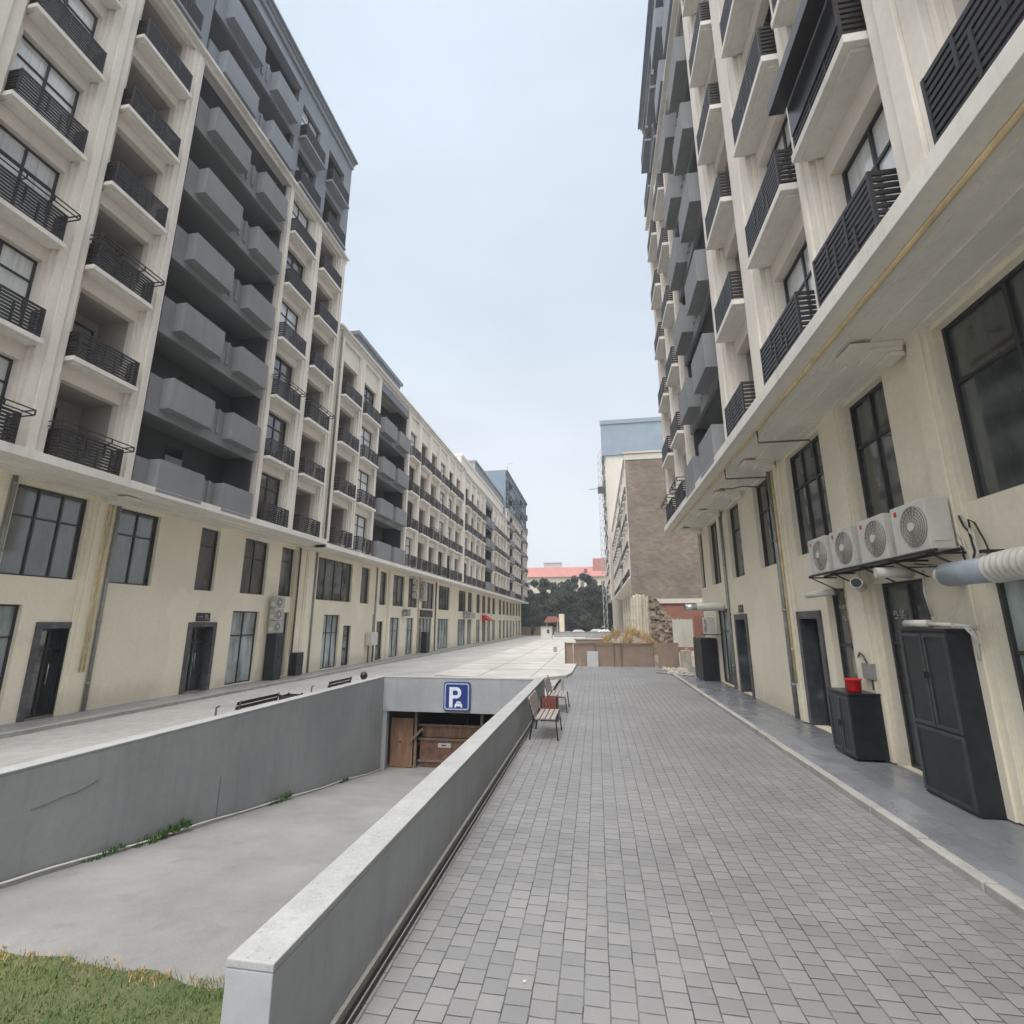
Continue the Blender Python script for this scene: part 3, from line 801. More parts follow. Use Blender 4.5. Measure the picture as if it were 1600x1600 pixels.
for x in (-3.0, -5.4): a.prism([(x, 22.6), (x+.05, 22.6), (x-.5, 97), (x-.6, 97)], 'z', .431, .436)
struct(a, 'apron_joints', M['dirt'])
a = MB(); sheet(a, -1.85, 12, 30.6, 51.9, .22, .22, .4, .4, 22, 34, .13); struct(a, 'dirt_ground', M['dirt'])

# ---- ramp
a = MB(); sheet(a, -7.31, -2.04, 3.9, 4.4, -.155, -.155); sheet(a, -7.31, -2.04, 4.4, 16.9, -.155, -.155, -2.0, -2.0, 10, 26, .008); sheet(a, -7.31, -2.04, 16.9, 24, -2.0)
struct(a, 'ramp', M['ramp'], fix=False)
a = MB(); sheet(a, -7.31, -2.04, -3.3, 4.42, -.125, -.12, -.12, -.125, 40, 24, .010)
for i in range(41):
    v_ = a.v[24*41+i]; a.v[24*41+i] = (v_[0], v_[1]+.03*math.sin(v_[0]*2.3)+.02*math.sin(v_[0]*6.1)+random.uniform(-.05, .05), v_[2]-.03)
struct(a, 'lawn_soil', M['soil'], fix=False)
rw = thing('ramp_wall', 'long grey painted ramp wall with pale speckled top beside the paved path', 'wall', (-1.9, 9.8, -.2))
a = MB(); a.box(-2.04, -1.76, 2.82, 17.0, -2.3, .985); part(a, 'wall_body', M['parapet'], rw, bevel=.008)
a = MB(); a.box(-2.043, -1.757, 2.817, 17.08, .986, 1.03); part(a, 'coping', M['coping'], rw, bevel=.008)
lw = thing('ramp_wall', 'grey retaining wall with cracks along the left edge of the garage ramp', 'wall', (-7.45, 7, -.2))
a = MB(); a.box(-7.59, -7.31, -6, 17.0, -2.3, .945); part(a, 'wall_body', M['parapet'], lw, bevel=.008)
a = MB(); a.box(-7.593, -7.307, -6, 17.08, .946, .985); part(a, 'coping', M['coping'], lw, bevel=.008)
a = MB()
def crack(pts, w=.006):
    for (p, q) in zip(pts[:-1], pts[1:]):
        a.prism([(p[0], p[1]-w), (q[0], q[1]-w), (q[0], q[1]+w), (p[0], p[1]+w)], 'x', -7.309, -7.302)
crack([(5.9, .44), (6.1, .45), (6.3, .475), (6.45, .47), (6.6, .50), (6.78, .55)], .003)
a.box(-7.309, -7.303, 9.32, 9.34, -.85, -.1)
part(a, 'crack', M['crackgrey'], lw)
pw = thing('portal_lintel', 'grey wall over the garage mouth at the foot of the ramp', 'wall', (-4.7, 17, -.1))
a = MB(); a.box(-7.309, -2.041, 16.8, 17.08, -.13, .955); part(a, 'lintel', M['parapet'], pw, bevel=.006)
a = MB(); a.box(-7.306, -2.044, 16.79, 17.083, .956, .99); part(a, 'coping', M['coping'], pw, bevel=.006)
a = MB(); a.box(-7.309, -7.16, 16.85, 17.05, -2.0, -.131); part(a, 'side_pier', M['parapet'], pw)
a = MB(); a.box(-7.6, -1.7, 23.7, 23.9, -2.2, .15); a.box(-7.6, -7.32, 17.09, 23.7, -2.2, .15); a.box(-2.03, -1.7, 17.09, 23.7, -2.2, .15); a.box(-7.31, -2.04, 17.09, 23.69, 0, .12)
struct(a, 'garage_interior', M['core'])
# hose / weeds on the left of the ramp
a = MB()
pts = []
for i in range(60):
    y = 4.6+i*.21; pts.append((-7.24+.02*math.sin(y*1.7)+random.uniform(-.006, .006), y, -.14-(y-4.4)*.1488+.03+ .012*math.sin(y*2.3)))
a.tube(pts, .018, 6)
solo(a, 'hose', M['whitedirty'], 'thin pale hose lying along the foot of the left ramp wall', 'hose')
def tuft(mb, c, r, n, h, wide=.008, lean=.5):
    for _ in range(n):
        t = random.uniform(0, 6.283); q = r*math.sqrt(random.random())
        x, y = c[0]+q*math.cos(t), c[1]+q*math.sin(t)*1.0; z = c[2]
        t2 = random.uniform(0, 6.283); L = h*random.uniform(.4, 1)
        dx, dy = math.cos(t2), math.sin(t2); k = lean*L*random.random()
        n_ = len(mb.v)
        mb.v += [(x-dy*wide, y+dx*wide, z), (x+dy*wide, y-dx*wide, z), (x+dx*k*.4+dy*wide*.7, y+dy*k*.4-dx*wide*.7, z+L*.6), (x+dx*k*.4-dy*wide*.7, y+dy*k*.4+dx*wide*.7, z+L*.6), (x+dx*k, y+dy*k, z+L)]
        mb.f += [(n_, n_+1, n_+2, n_+3), (n_+3, n_+2, n_+4)]; mb.mi += [0, 0]
zr = lambda y: -.14-(y-4.4)*.1488
for (y, r, n, h, lb) in ((8.0, .30, 260, .16, 'low green weed clump at the foot of the left ramp wall, the largest of four'), (7.0, .16, 90, .09, 'small weed clump on the ramp edge nearest the lawn, left of the largest clump'), (11.2, .22, 150, .14, 'weed clump halfway down the left ramp wall beside the hose'), (14.2, .12, 60, .12, 'tiny weed clump near the garage mouth at the ramp wall')):
    a = MB()
    for dy in np.linspace(-r*1.6, r*1.6, 5): tuft(a, (-7.22, y+dy, zr(y)), r*.35, n//5, h, .012, .8)
    solo(a, 'weed', M['leafy'], lb, 'weed', 'weeds along the ramp wall', fix=False)
a = MB()
for _ in range(90):
    x = random.uniform(-7.2, -2.2); tuft(a, (x, 4.40+.03*math.sin(x*2.3)+random.uniform(-.10, .05), -.135), .05, 9, .05, .004, 1.2)
tag(part(a, 'dry_grass', M['straw'], None, fix=False), 'dry straw coloured grass along the top edge of the ramp', 'dry grass', kind='stuff')
# grass
a = MB()
rng = np.random.default_rng(3)
nb = 60000
for i in range(nb):
    x = rng.uniform(-7.2, -2.06); y = rng.uniform(1.2, 4.5)
    edge = 4.40+.03*math.sin(x*2.3)+.03*math.sin(x*5.3+1)
    if x < -3.4 and y > edge-.16-.10*math.sin(x*1.3) and rng.random() < .72: continue
    if y > edge: continue
    L = rng.uniform(.015, .055)*(1.4 if rng.random() < .1 else 1); t = rng.uniform(0, 6.283); w = .0045
    dx, dy = math.cos(t), math.sin(t); k = L*rng.uniform(.2, 1.0)
    n_ = len(a.v); z = -.135
    a.v += [(x-dy*w, y+dx*w, z), (x+dy*w, y-dx*w, z), (x+dx*k, y+dy*k, z+L)]
    a.f.append((n_, n_+1, n_+2)); a.mi.append(0)
tag(part(a, 'grass', M['grass'], None, fix=False), 'short green grass with bare sandy patches at the top of the ramp', 'grass', kind='stuff')

# ---- P sign
ps = thing('parking_sign', 'blue parking sign with white letter and small car on the lintel over the ramp', 'sign', (-4.675, 16.75, -.06))
def rrect(x0, x1, z0, z1, r, n=6):
    p = []
    for (cx, cz, a0) in ((x1-r, z1-r, 0), (x0+r, z1-r, 90), (x0+r, z0+r, 180), (x1-r, z0+r, 270)):
        for i in range(n+1):
            t = R(a0+90*i/n); p.append((cx+r*math.cos(t), cz+r*math.sin(t)))
    return p
X0s, X1s, Zs0, Zs1 = -5.13, -4.22, -.05, .86
a = MB(); a.prism(rrect(X0s, X1s, Zs0, Zs1, .10), 'y', 16.70, 16.79); part(a, 'sign_box', M['signblue'], ps)
a = MB()
o_ = rrect(X0s+.035, X1s-.035, Zs0+.035, Zs1-.035, .085); i_ = rrect(X0s+.075, X1s-.075, Zs0+.075, Zs1-.075, .055)
n = len(o_)
for k in range(n):
    p, q, r_, t_ = o_[k], o_[(k+1) % n], i_[(k+1) % n], i_[k]
    a.hexa([(p[0], 16.688, p[1]), (q[0], 16.688, q[1]), (r_[0], 16.688, r_[1]), (t_[0], 16.688, t_[1]), (p[0], 16.699, p[1]), (q[0], 16.699, q[1]), (r_[0], 16.699, r_[1]), (t_[0], 16.699, t_[1])])
part(a, 'rim', M['signrim'], ps)
a = MB()                                                    # letter P
sx0, sw = -4.93, .12; zb, zt = .06, .70
a.box(sx0, sx0+sw, 16.685, 16.699, zb, zt)
bc = zt-.18; ro, ri = .18, .075; xc = sx0+sw+.11
seq = [R(90-180*i/14) for i in range(15)]
outer = [(sx0+sw, bc+ro)] + [(xc+ro*math.cos(t), bc+ro*math.sin(t)) for t in seq] + [(sx0+sw, bc-ro)]
inner = [(sx0+sw, bc+ri)] + [(xc+ri*math.cos(t)*.9, bc+ri*math.sin(t)) for t in seq] + [(sx0+sw, bc-ri)]
for k in range(len(outer)-1):
    p, q, r_, t_ = outer[k], outer[k+1], inner[k+1], inner[k]
    a.hexa([(p[0], 16.685, p[1]), (q[0], 16.685, q[1]), (r_[0], 16.685, r_[1]), (t_[0], 16.685, t_[1]), (p[0], 16.699, p[1]), (q[0], 16.699, q[1]), (r_[0], 16.699, r_[1]), (t_[0], 16.699, t_[1])])
part(a, 'letter', M['signwhite'], ps)
a = MB()                                                    # little car seen from the front
cx = -4.61
a.prism([(cx-.13, .06), (cx-.13, .14), (cx-.10, .19), (cx+.10, .19), (cx+.13, .14), (cx+.13, .06), (cx+.08, .06), (cx+.07, .10), (cx-.07, .10), (cx-.08, .06)], 'y', 16.686, 16.699)
a.prism([(cx-.085, .215), (cx-.06, .25), (cx+.06, .25), (cx+.085, .215), (cx+.075, .205), (cx-.075, .205)], 'y', 16.686, 16.699)
part(a, 'car_symbol', M['signwhite'], ps)

# ---- timber in the garage mouth
td = thing('plywood_door', 'brown plywood sheet door at the left of the garage mouth', 'door', (-6.7, 17.3, -2))
a = MB(); a.box(-7.15, -6.35, 17.25, 17.29, -1.98, -.42); part(a, 'door_sheet', M['ply'], td, bevel=.004)
a = MB(); a.box(-6.83, -6.77, 17.235, 17.249, -1.22, -1.16); part(a, 'knob', M['rail'], td)
tb = thing('timber_barrier', 'brown board barrier closing the garage mouth behind the ramp wall', 'barrier', (-4.2, 17.4, -2))
a = MB()
a.box(-6.15, -2.1, 17.45, 17.49, -1.98, -1.15); part(a, 'lower_boards', M['rust'], tb)
a = MB(); a.box(-6.1, -2.1, 17.50, 17.54, -1.05, -.70); part(a, 'upper_board', M['ply'], tb)
a = MB()
for (z0, z1) in ((-1.14, -1.06), (-.69, -.62), (-1.82, -1.76)): a.box(-6.2, -2.1, 17.40, 17.449, z0, z1)
part(a, 'rail_boards', M['wood_d'], tb)
a = MB(); a.box(-5.5, -5.05, 17.435, 17.449, -1.36, -1.22); part(a, 'notice', M['letter'], tb)
a = MB(); a.box(-5.38, -5.22, 17.43, 17.434, -1.31, -1.27); part(a, 'notice_marks', M['rail'], tb)
for i, (x, y, lb) in enumerate(((-6.27, 17.32, 'grey prop post beside the plywood door in the garage mouth'), (-3.95, 17.36, 'prop post standing under the parking sign in the garage mouth'), (-4.85, 18.9, 'dim prop post set back inside the dark garage'))):
    a = MB(); a.box(x-.045, x+.045, y-.04, y+.04, -1.99, -.14); solo(a, 'prop_post', M['wood_d'], lb, 'post', 'timber props in the garage mouth')
a = MB(); a.hexa([(-6.5, 17.2, -1.15), (-6.43, 17.2, -1.2), (-6.43, 17.24, -1.2), (-6.5, 17.24, -1.15), (-6.02, 17.2, -.70), (-5.95, 17.2, -.75), (-5.95, 17.24, -.75), (-6.02, 17.24, -.70)])
solo(a, 'brace_board', M['wood_d'], 'short slanting brace board nailed across the post by the plywood door', 'board')

# ---- benches
def bench(loc, rotz, label, length=1.25, group='slatted park benches', dark=False):
    t = thing('park_bench', label, 'bench', loc, group, rotz)
    L = length/2; o = loc
    def P(mb, nm, m):
        ob = link(mb.mesh(nm, M[m], (0, 0, 0)), nm, None, (0, 0, 0)); ob.parent = t; ob.location = (0, 0, 0); return ob
    a = MB()
    for i in range(4): a.box(-.16+i*.115, -.16+i*.115+.09, -L, L, .425, .45)
    P(a, 'seat', 'slat' if not dark else 'wood_d')
    a = MB()
    for i in range(4):
        z0 = .52+i*.095; x0 = -.20-.028*i
        a.hexa([(x0, -L, z0), (x0+.022, -L, z0), (x0+.022, L, z0), (x0, L, z0), (x0-.022, -L, z0+.075), (x0, -L, z0+.075), (x0, L, z0+.075), (x0-.022, L, z0+.075)])
    P(a, 'backrest', 'slat' if not dark else 'plaque')
    for sy in (-1, 1):
        y = sy*(L-.06); a = MB()
        a.tube([(-.33, y, .90), (-.20, y, .44), (-.22, y, .40), (-.29, y, 0)], .018, 6)
        a.tube([(-.21, y, .415), (.29, y, .415), (.33, y, 0)], .018, 6)
        P(a, 'leg_frame', 'rail')
    return t
bench((-1.25, 12.05, .3), 0, 'slatted bench on the pavers with its back to the ramp wall, nearest to the viewer')
bench((-1.25, 15.45, .3), 0, 'slatted bench on the pavers just beyond the brown litter bin')
bench((-8.35, 11.3, .17), R(180), 'dark bench behind the left ramp wall, only its back showing, the nearer of two', 1.5, dark=True)
bench((-8.35, 15.2, .17), R(180), 'dark bench behind the left ramp wall, the farther of two, near the lintel', 1.4, dark=True)
def bin_(loc, label, h=.58, mat='brown'):
    t = thing('litter_bin', label, 'bin', loc, 'wooden litter bins')
    x, y, z = loc
    a = MB()
    for i in range(5):
        for (sx, sy) in ((0, -1), (0, 1)): a.box(x-.20+i*.082, x-.20+i*.082+.07, y+sy*.2-.012, y+sy*.2+.012, z+.12, z+h)
        for sx in (-1, 1): a.box(x+sx*.2-.012, x+sx*.2+.012, y-.19+i*.078, y-.19+i*.078+.066, z+.12, z+h)
    part(a, 'bin_slats', M[mat], t)
    a = MB(); a.box(x-.18, x+.18, y-.18, y+.18, z+.10, z+h-.06); part(a, 'liner', M['tyre'], t)
    a = MB()
    for sx in (-1, 1):
        for sy in (-1, 1): a.box(x+sx*.2-.018, x+sx*.2+.018, y+sy*.2-.018, y+sy*.2+.018, z, z+h+.03)
    part(a, 'posts', M['rail'], t)
bin_((-1.3, 13.75, .3), 'brown slatted litter bin between the two benches by the ramp wall')
bin_((-8.3, 12.95, .18), 'dark litter bin between the two dark benches behind the left wall', .70, 'plaque')
for (x, y, h, lb) in ((-8.3, 10.2, .80, 'short dark post behind the left wall, beside the nearer dark bench'), (-8.3, 13.95, .78, 'short dark post behind the left wall, between the litter bin and farther bench')):
    a = MB(); a.tube([(x, y, .18), (x, y, .18+h)], .02, 8); a.tube([(x, y, .18+h), (x, y+.1, .18+h+.02)], .015, 6)
    solo(a, 'metal_post', M['rail'], lb, 'post', 'short posts behind the left wall')
a = MB(); a.tube([(-8.4, 17.5, .19), (-8.4, 17.5, .80)], .025, 8); a.lathe((-8.4, 17.5, .93), [(.02, -.15), (.09, -.11), (.13, -.03), (.13, .03), (.09, .11), (.02, .14)], 14)
solo(a, 'bollard_lamp', M['rail'], 'black round headed bollard lamp behind the corner of the ramp walls', 'lamp')
sd = thing('metal_stand', 'grey upright stand with sloping stay beside the farther slatted bench', 'stand', (-1.3, 17.3, .3))
a = MB(); a.box(-1.25, -1.15, 17.25, 17.30, .3, 1.02); part(a, 'upright', M['pipe_grey'], sd)
a = MB(); a.tube([(-1.24, 17.28, 1.0), (-1.62, 16.9, .62)], .018, 6); part(a, 'stay', M['pipe_grey'], sd)

# ---- air conditioners
def ac_mesh(s, w=.86, h=.72, d=.32, body='white'):
    def f():
        b = MB(); b.box(0, s*d, -w/2, w/2, 0, h)
        body_ = b.mesh('casing', M[body], bevel=.018)
        g = MB(); cu = w*.14; r = h*.40
        for k in range(6):
            rr = r*(1-k*.155); t = .008
            g.lathe((s*(d+.012), -cu, h/2), [(rr, -.006), (rr, .012), (rr-.010, .012), (rr-.010, -.006)], 26, 'x', False)
        for k in range(10):
            t = math.pi*k/10
            g.tube([(s*(d+.02), -cu+math.cos(t)*r, h/2+math.sin(t)*r), (s*(d+.02), -cu-math.cos(t)*r, h/2-math.sin(t)*r)], .0035, 4)
        gr = g.mesh('fan_grille', M['whitedirty'])
        q = MB(); q.lathe((s*(d+.004), -cu, h/2), [(r*1.02, -.003), (r*1.02, .004)], 30, 'x'); dk = q.mesh('fan_opening', M['grille'])
        q = MB(); q.lathe((s*(d+.03), -cu, h/2), [(.065, -.02), (.06, .012), (.03, .016)], 16, 'x'); hb = q.mesh('hub', M['white'])
        q = MB(); q.box(s*(d+.001), s*(d+.004), w*.30, w*.38, h*.80, h*.90); lg = q.mesh('badge', M['red'])
        q = MB(); q.box(s*.05, s*(d-.06), -w/2-.012, -w/2-.001, h*.16, h*.50); hd = q.mesh('side_cover', M['whitedirty'])
        return body_, gr, dk, hb, lg, hd
    return prefab(('ac', s, w, h, body), f)
def ac(loc, s, label, group, w=.86, h=.72, body='white', badge=True):
    t = thing('air_conditioner', label, 'air conditioner', loc, group)
    body_, gr, dk, hb, lg, hd = ac_mesh(s, w, h, .32, body)
    link(body_, 'casing', t, loc); o = link(dk, 'fan_opening', t, loc); (link(gr, 'fan_grille', t, loc) if badge else None); link(hb, 'hub', t, loc)
    if badge: link(lg, 'badge', t, loc)
    link(hd, 'side_cover', t, loc)
    return t
lab = ['nearest outdoor unit of the row of four above the black cabinets on the right', 'second nearest outdoor unit of the row of four on the right wall', 'third outdoor unit of the row of four, next to the farthest one', 'farthest outdoor unit of the row of four on the right wall']
for i, u in enumerate((8.03, 9.06, 10.13, 11.16)):
    ac((4.95, u, 3.80), -1, lab[i], 'outdoor units in a row over the shops', .81, .74)
br = thing('bracket_shelf', 'long black steel shelf carrying the row of four outdoor units', 'shelf', (4.9, 9.6, 3.7))
a = MB(); a.box(4.60, 4.63, 7.5, 11.65, 3.755, 3.795); a.box(4.90, 4.93, 7.5, 11.65, 3.755, 3.795); part(a, 'rails', M['rail'], br)
for u in (7.6, 8.5, 9.4, 10.5, 11.5):
    a = MB(); a.box(4.55, 5.09, u, u+.035, 3.725, 3.754); a.hexa([(4.60, u, 3.72), (4.64, u, 3.72), (4.64, u+.03, 3.72), (4.60, u+.03, 3.72), (5.05, u, 3.48), (5.09, u, 3.48), (5.09, u+.03, 3.48), (5.05, u+.03, 3.48)])
    part(a, 'arm', M['rail'], br)
for i in range(6):
    a = MB(); y0 = 7.5+random.uniform(-.1, .3); pts = [(5.0, y0, 4.3-.05*i)]
    for k in range(8): pts.append((5.03-.05*random.random(), y0-.10*math.sin(k*.4)-.05*k*.2*i*.5, 4.2-.09*k-.03*i*random.random()))
    pts.append((4.95, y0+.6+.4*i*.3, 3.60+.02*i)); a.tube(pts, .012, 6)
    solo(a, 'cable', M['rail'] if i % 2 else M['whitedirty'], 'loose cable looping down beside the nearest outdoor unit on the right wall', 'cable', 'cables beside the outdoor units')
for i, (u, z0, z1) in enumerate(((10.95, 2.1, 3.7), (10.85, 2.1, 3.65), (10.75, 2.05, 3.6), (8.55, 2.9, 3.6))):
    a = MB(); a.tube([(5.02, u, z1), (5.0+.02*math.sin(i), u+.03, (z1+z0)/2), (5.02, u-.02, z0)], .018, 6)
    solo(a, 'conduit', M['whitedirty'], 'thin pale conduit running down the right wall below the outdoor units', 'conduit', 'conduits below the outdoor units')

def duct(pts, r, mat, label, ribs=False, cap=None, open_=True, group=None, radii=None):
    t = thing('vent_pipe', label, 'pipe', pts[0], group)
    a = MB()
    if ribs:
        p0, p1 = Vector(pts[0]), Vector(pts[-1]); n = 40
        a.tube([p0.lerp(p1, i/n) for i in range(n+1)], [r*(1.0 if i % 2 else .90) for i in range(n+1)], 18)
    else: a.tube(pts, r, 18, caps=True)
    part(a, 'pipe_body', M[mat], t)
    if open_:
        d = (Vector(pts[-1])-Vector(pts[-2])).normalized()
        a = MB(); a.tube([Vector(pts[-1])+d*.001, Vector(pts[-1])+d*.004], r*.86, 18); part(a, 'opening', M['drain'], t)
    return t
duct([(5.06, 10.5, 3.46), (4.9, 10.2, 3.47), (4.62, 9.75, 3.50)], .095, 'whitedirty', 'white plastic vent pipe with open end, between two shop doors on the right')
duct([(5.06, 8.95, 3.58), (4.85, 8.9, 3.60), (4.55, 8.95, 3.60)], .085, 'whitedirty', 'short white vent pipe just under the nearest outdoor unit', open_=False)
duct([(5.06, 11.6, 3.45), (4.85, 11.8, 3.42), (4.66, 12.05, 3.40)], .07, 'whitedirty', 'small white vent pipe over the marble doorway on the right', open_=False)
bd = thing('duct', 'large blue grey duct with cream elbow and ribbed sleeve on the near right wall', 'duct', (4.7, 7, 3.4))
a = MB(); a.tube([(4.62, 7.38, 3.42), (4.62, 6.62, 3.42)], .155, 24); part(a, 'blue_duct', M['duct'], bd)
a = MB(); a.tube([(4.98, 7.72, 3.42), (4.80, 7.66, 3.42), (4.66, 7.52, 3.42), (4.62, 7.381, 3.42)], .125, 20); part(a, 'elbow', M['whitedirty'], bd)
a = MB(); n = 36
a.tube([(4.62, 6.619-i*.03, 3.42+.02*math.sin(i*.1)) for i in range(n)], [.175*(1.0 if i % 3 else .86) for i in range(n)], 20); part(a, 'ribbed_sleeve', M['whitedirty'], bd)
a = MB(); a.box(4.5, 5.09, 6.55, 6.6, 3.60, 3.64); a.box(4.5, 5.09, 5.7, 5.75, 3.62, 3.66); part(a, 'strap', M['rail'], bd)
fd = thing('duct', 'silver duct sticking out of the far end of the right wall', 'duct', (5, 21.3, 3.4))
a = MB(); n = 26
a.tube([(5.08-i*.042, 21.2, 3.42) for i in range(n)], [.16*(1.0 if i % 2 else .93) for i in range(n)], 18); part(a, 'ribbed_sleeve', M['whitedirty'], fd)
a = MB(); a.tube([(4.03, 21.2, 3.42), (3.58, 21.2, 3.40)], .125, 18); part(a, 'silver_end', M['silver'], fd)
a = MB(); a.tube([(3.579, 21.2, 3.40), (3.575, 21.2, 3.40)], .11, 18); part(a, 'opening', M['drain'], fd)

# ---- cabinets
def cabinet(x0, x1, y0, y1, z0, z1, s, label, split=.42, group='black steel gas cabinets', handles=True, panels=2):
    """door side faces s (x = x0 side when s=-1)"""
    t = thing('cabinet', label, 'cabinet', ((x0+x1)/2, (y0+y1)/2, z0), group)
    a = MB(); a.box(x0, x1, y0, y1, z0, z1); a.box(x0-.02, x1, y0-.02, y1+.02, z1+.001, z1+.04)
    part(a, 'cabinet_body', M['blacksteel'], t, bevel=.008)
    xf = x0 if s < 0 else x1
    zs = z0+(z1-z0)*split
    def panel(a0, a1, c0, c1, nm):
        b = MB(); f = .05; d = .022
        xs = sorted((xf+s*.001, xf+s*(d)))
        b.cur = 1
        b.box(xs[0], xs[1], a0, a0+f, c0, c1); b.box(xs[0], xs[1], a1-f, a1, c0, c1)
        b.box(xs[0], xs[1], a0+f, a1-f, c0, c0+f); b.box(xs[0], xs[1], a0+f, a1-f, c1-f, c1)
        xs = sorted((xf+s*.001, xf+s*(d*.4))); b.cur = 0; b.box(xs[0], xs[1], a0+f, a1-f, c0+f, c1-f)
        return part(b, nm, [M['blacksteel'], M['cabframe']], t)
    w = (y1-y0)/panels
    for i in range(panels):
        dr = panel(y0+w*i+.012, y0+w*(i+1)-.012, zs+.015 if split else z0+.05, z1-.03, 'door')
        if handles:
            yy = y0+w*(i+1)-.03 if i == 0 else y0+w*i+.03
            zz = (zs+z1)/2+.05 if split else (z0+z1)/2
            b = MB(); xs = sorted((xf+s*.024, xf+s*.045)); b.box(xs[0], xs[1], yy-.012, yy+.012, zz-.05, zz+.05); part(b, 'handle', M['rail'], dr)
    if split: panel(y0+.012, y1-.012, z0+.05, zs-.015, 'lower_panel')
    return t
cabinet(4.70, 5.08, 7.77, 8.83, .385, 2.68, -1, 'tallest black double door cabinet beside the glass shop door on the near right', .42)
cabinet(4.50, 5.08, 10.38, 11.22, .42, 1.50, -1, 'waist high black cabinet with a red bucket on top', 0)
cabinet(4.42, 5.05, 22.9, 24.6, .385, 2.12, -1, 'black cabinet with many narrow doors at the far end of the right pavement', 0, panels=4, handles=False)
b = thing('bucket', 'bright red plastic bucket on the waist high black cabinet', 'bucket', (4.70, 10.58, 1.542))
a = MB(); a.lathe((4.70, 10.58, 1.542), [(.105, 0), (.12, .03), (.135, .21), (.148, .215), (.148, .235), (.130, .235), (.118, .19)], 24); part(a, 'bucket_body', M['red'], b)
a = MB(); a.lathe((4.70, 10.58, 1.542), [(.128, .20), (.127, .205)], 24); part(a, 'contents', M['brown'], b)
wb = thing('wall_box', 'small grey junction box with valves on the right wall above the bucket', 'box', (5.0, 10.5, 1.8))
a = MB(); a.box(4.92, 5.03, 10.38, 10.66, 1.78, 2.06); part(a, 'box_body', M['pipe_grey'], wb, bevel=.01)
a = MB(); a.tube([(4.95, 10.5, 2.061), (4.93, 10.56, 2.2), (4.95, 10.72, 2.24), (5.0, 10.9, 2.15), (5.02, 10.95, 2.1)], .016, 8); a.tube([(4.97, 10.45, 1.779), (4.97, 10.45, 1.60)], .014, 8); part(a, 'pipes', M['pipe_brown'], wb)
a = MB(); a.tube([(4.74, 8.70, 2.785), (4.78, 8.22, 2.785)], .058, 14); a.tube([(4.78, 8.22, 2.775), (4.82, 7.78, 2.765)], .035, 10); a.tube([(4.80, 8.5, 2.765), (4.86, 7.7, 2.765), (5.0, 7.62, 2.74)], .028, 8)
solo(a, 'pipe_bundle', M['whitedirty'], 'white pipe offcuts lying on the tallest black cabinet', 'pipes')
a = MB()
a.tube([(4.86, 7.66, 2.76), (4.93, 7.60, 2.60), (4.97, 7.66, 2.35), (5.02, 7.70, 2.3)], .018, 6); a.tube([(4.84, 7.95, 2.79), (4.9, 7.60, 2.72), (4.94, 7.55, 2.5)], .013, 6); a.tube([(4.75, 7.75, 2.85), (4.85, 7.72, 3.0), (4.96, 7.70, 3.25), (5.0, 7.72, 3.38)], .010, 6)
solo(a, 'cable', M['whitedirty'], 'tangled pale cables hanging off the corner of the tallest black cabinet', 'cable')
ac((4.85, 22.4, 2.33), -1, 'single outdoor unit under the silver duct at the far right', None, .85, .70, badge=False)
br = MB(); br.box(4.45, 5.09, 22.0, 22.04, 2.29, 2.325); br.box(4.45, 5.09, 22.76, 22.80, 2.29, 2.325); solo(br, 'bracket_shelf', M['rail'], 'black bracket under the single outdoor unit at the far right', 'bracket')

# ---- lettering on the near right shop door and the number plaques
def barword(mb, tr, u0, u1, z, h, n, v=-.165):
    """a word too small to read: short strokes of uneven shape"""
    w = (u1-u0)/n
    for i in range(n):
        a0 = u0+i*w+w*.12; a1 = u0+(i+1)*w-w*.12; k = i % 4
        def b(p, q, r_, t_):
            if tr(0, 1, 0)[0] < tr(0, 0, 0)[0]: p, q = u0+u1-q, u0+u1-p      # right hand row reads the other way along the street
            x = sorted((tr(0, v, 0)[0], tr(0, v+.002, 0)[0])); mb.box(x[0], x[1], p, q, r_+z+tr(0, 0, 0)[2], t_+z+tr(0, 0, 0)[2])
        b(a0, a0+(a1-a0)*.25, 0, h)
        if k != 1: b(a0, a1, h*.8, h)
        if k in (0, 2): b(a0, a1, h*.42, h*.58)
        if k in (1, 2, 3): b(a0, a1, 0, h*.18)
a = MB(); barword(a, trr, 9.62, 9.95, 2.62, .09, 4, -.148); barword(a, trr, 9.60, 9.97, 2.57, .02, 1, -.148); part(a, 'window_lettering', M['letter'], r1)
a = MB(); barword(a, trr, 11.45, 11.95, 2.80, .07, 7, -.148); barword(a, trr, 11.50, 11.85, 2.55, .09, 4, -.148); part(a, 'window_lettering', M['letter'], r1)
a = MB(); a.tube([trr(9.30, .02, 1.85), trr(9.30, .02, .75)], .016, 10); a.tube([trr(9.30, .02, 1.78), trr(9.30, -.13, 1.78)], .01, 8); a.tube([trr(9.30, .02, .82), trr(9.30, -.13, .82)], .01, 8); part(a, 'door_handle', M['rail'], r1)
def plaque(tr, u0, u1, z0, z1, label):
    t = thing('number_plaque', label, 'sign', tr((u0+u1)/2, .02, z0), 'black plaques over the entrances')
    a = MB(); x = sorted((tr(0, .002, 0)[0], tr(0, .03, 0)[0])); dz = tr(0, 0, 0)[2]; a.box(x[0], x[1], u0, u1, z0+dz, z1+dz); part(a, 'plate', M['plaque'], t, bevel=.004)
    a = MB(); W = u1-u0; f = (u0+W*.62) ; 
    s_ = 1 if tr(0, 1, 0)[0] > tr(0, 0, 0)[0] else -1
    barword(a, tr, u0+W*.08, u0+W*.5, (z0+z1)/2-.02, .05, 6, .031); barword(a, tr, u0+W*.62, u0+W*.9, z0+.07, (z1-z0)-.14, 2, .031)
    part(a, 'plaque_marks', M['letter'], t)
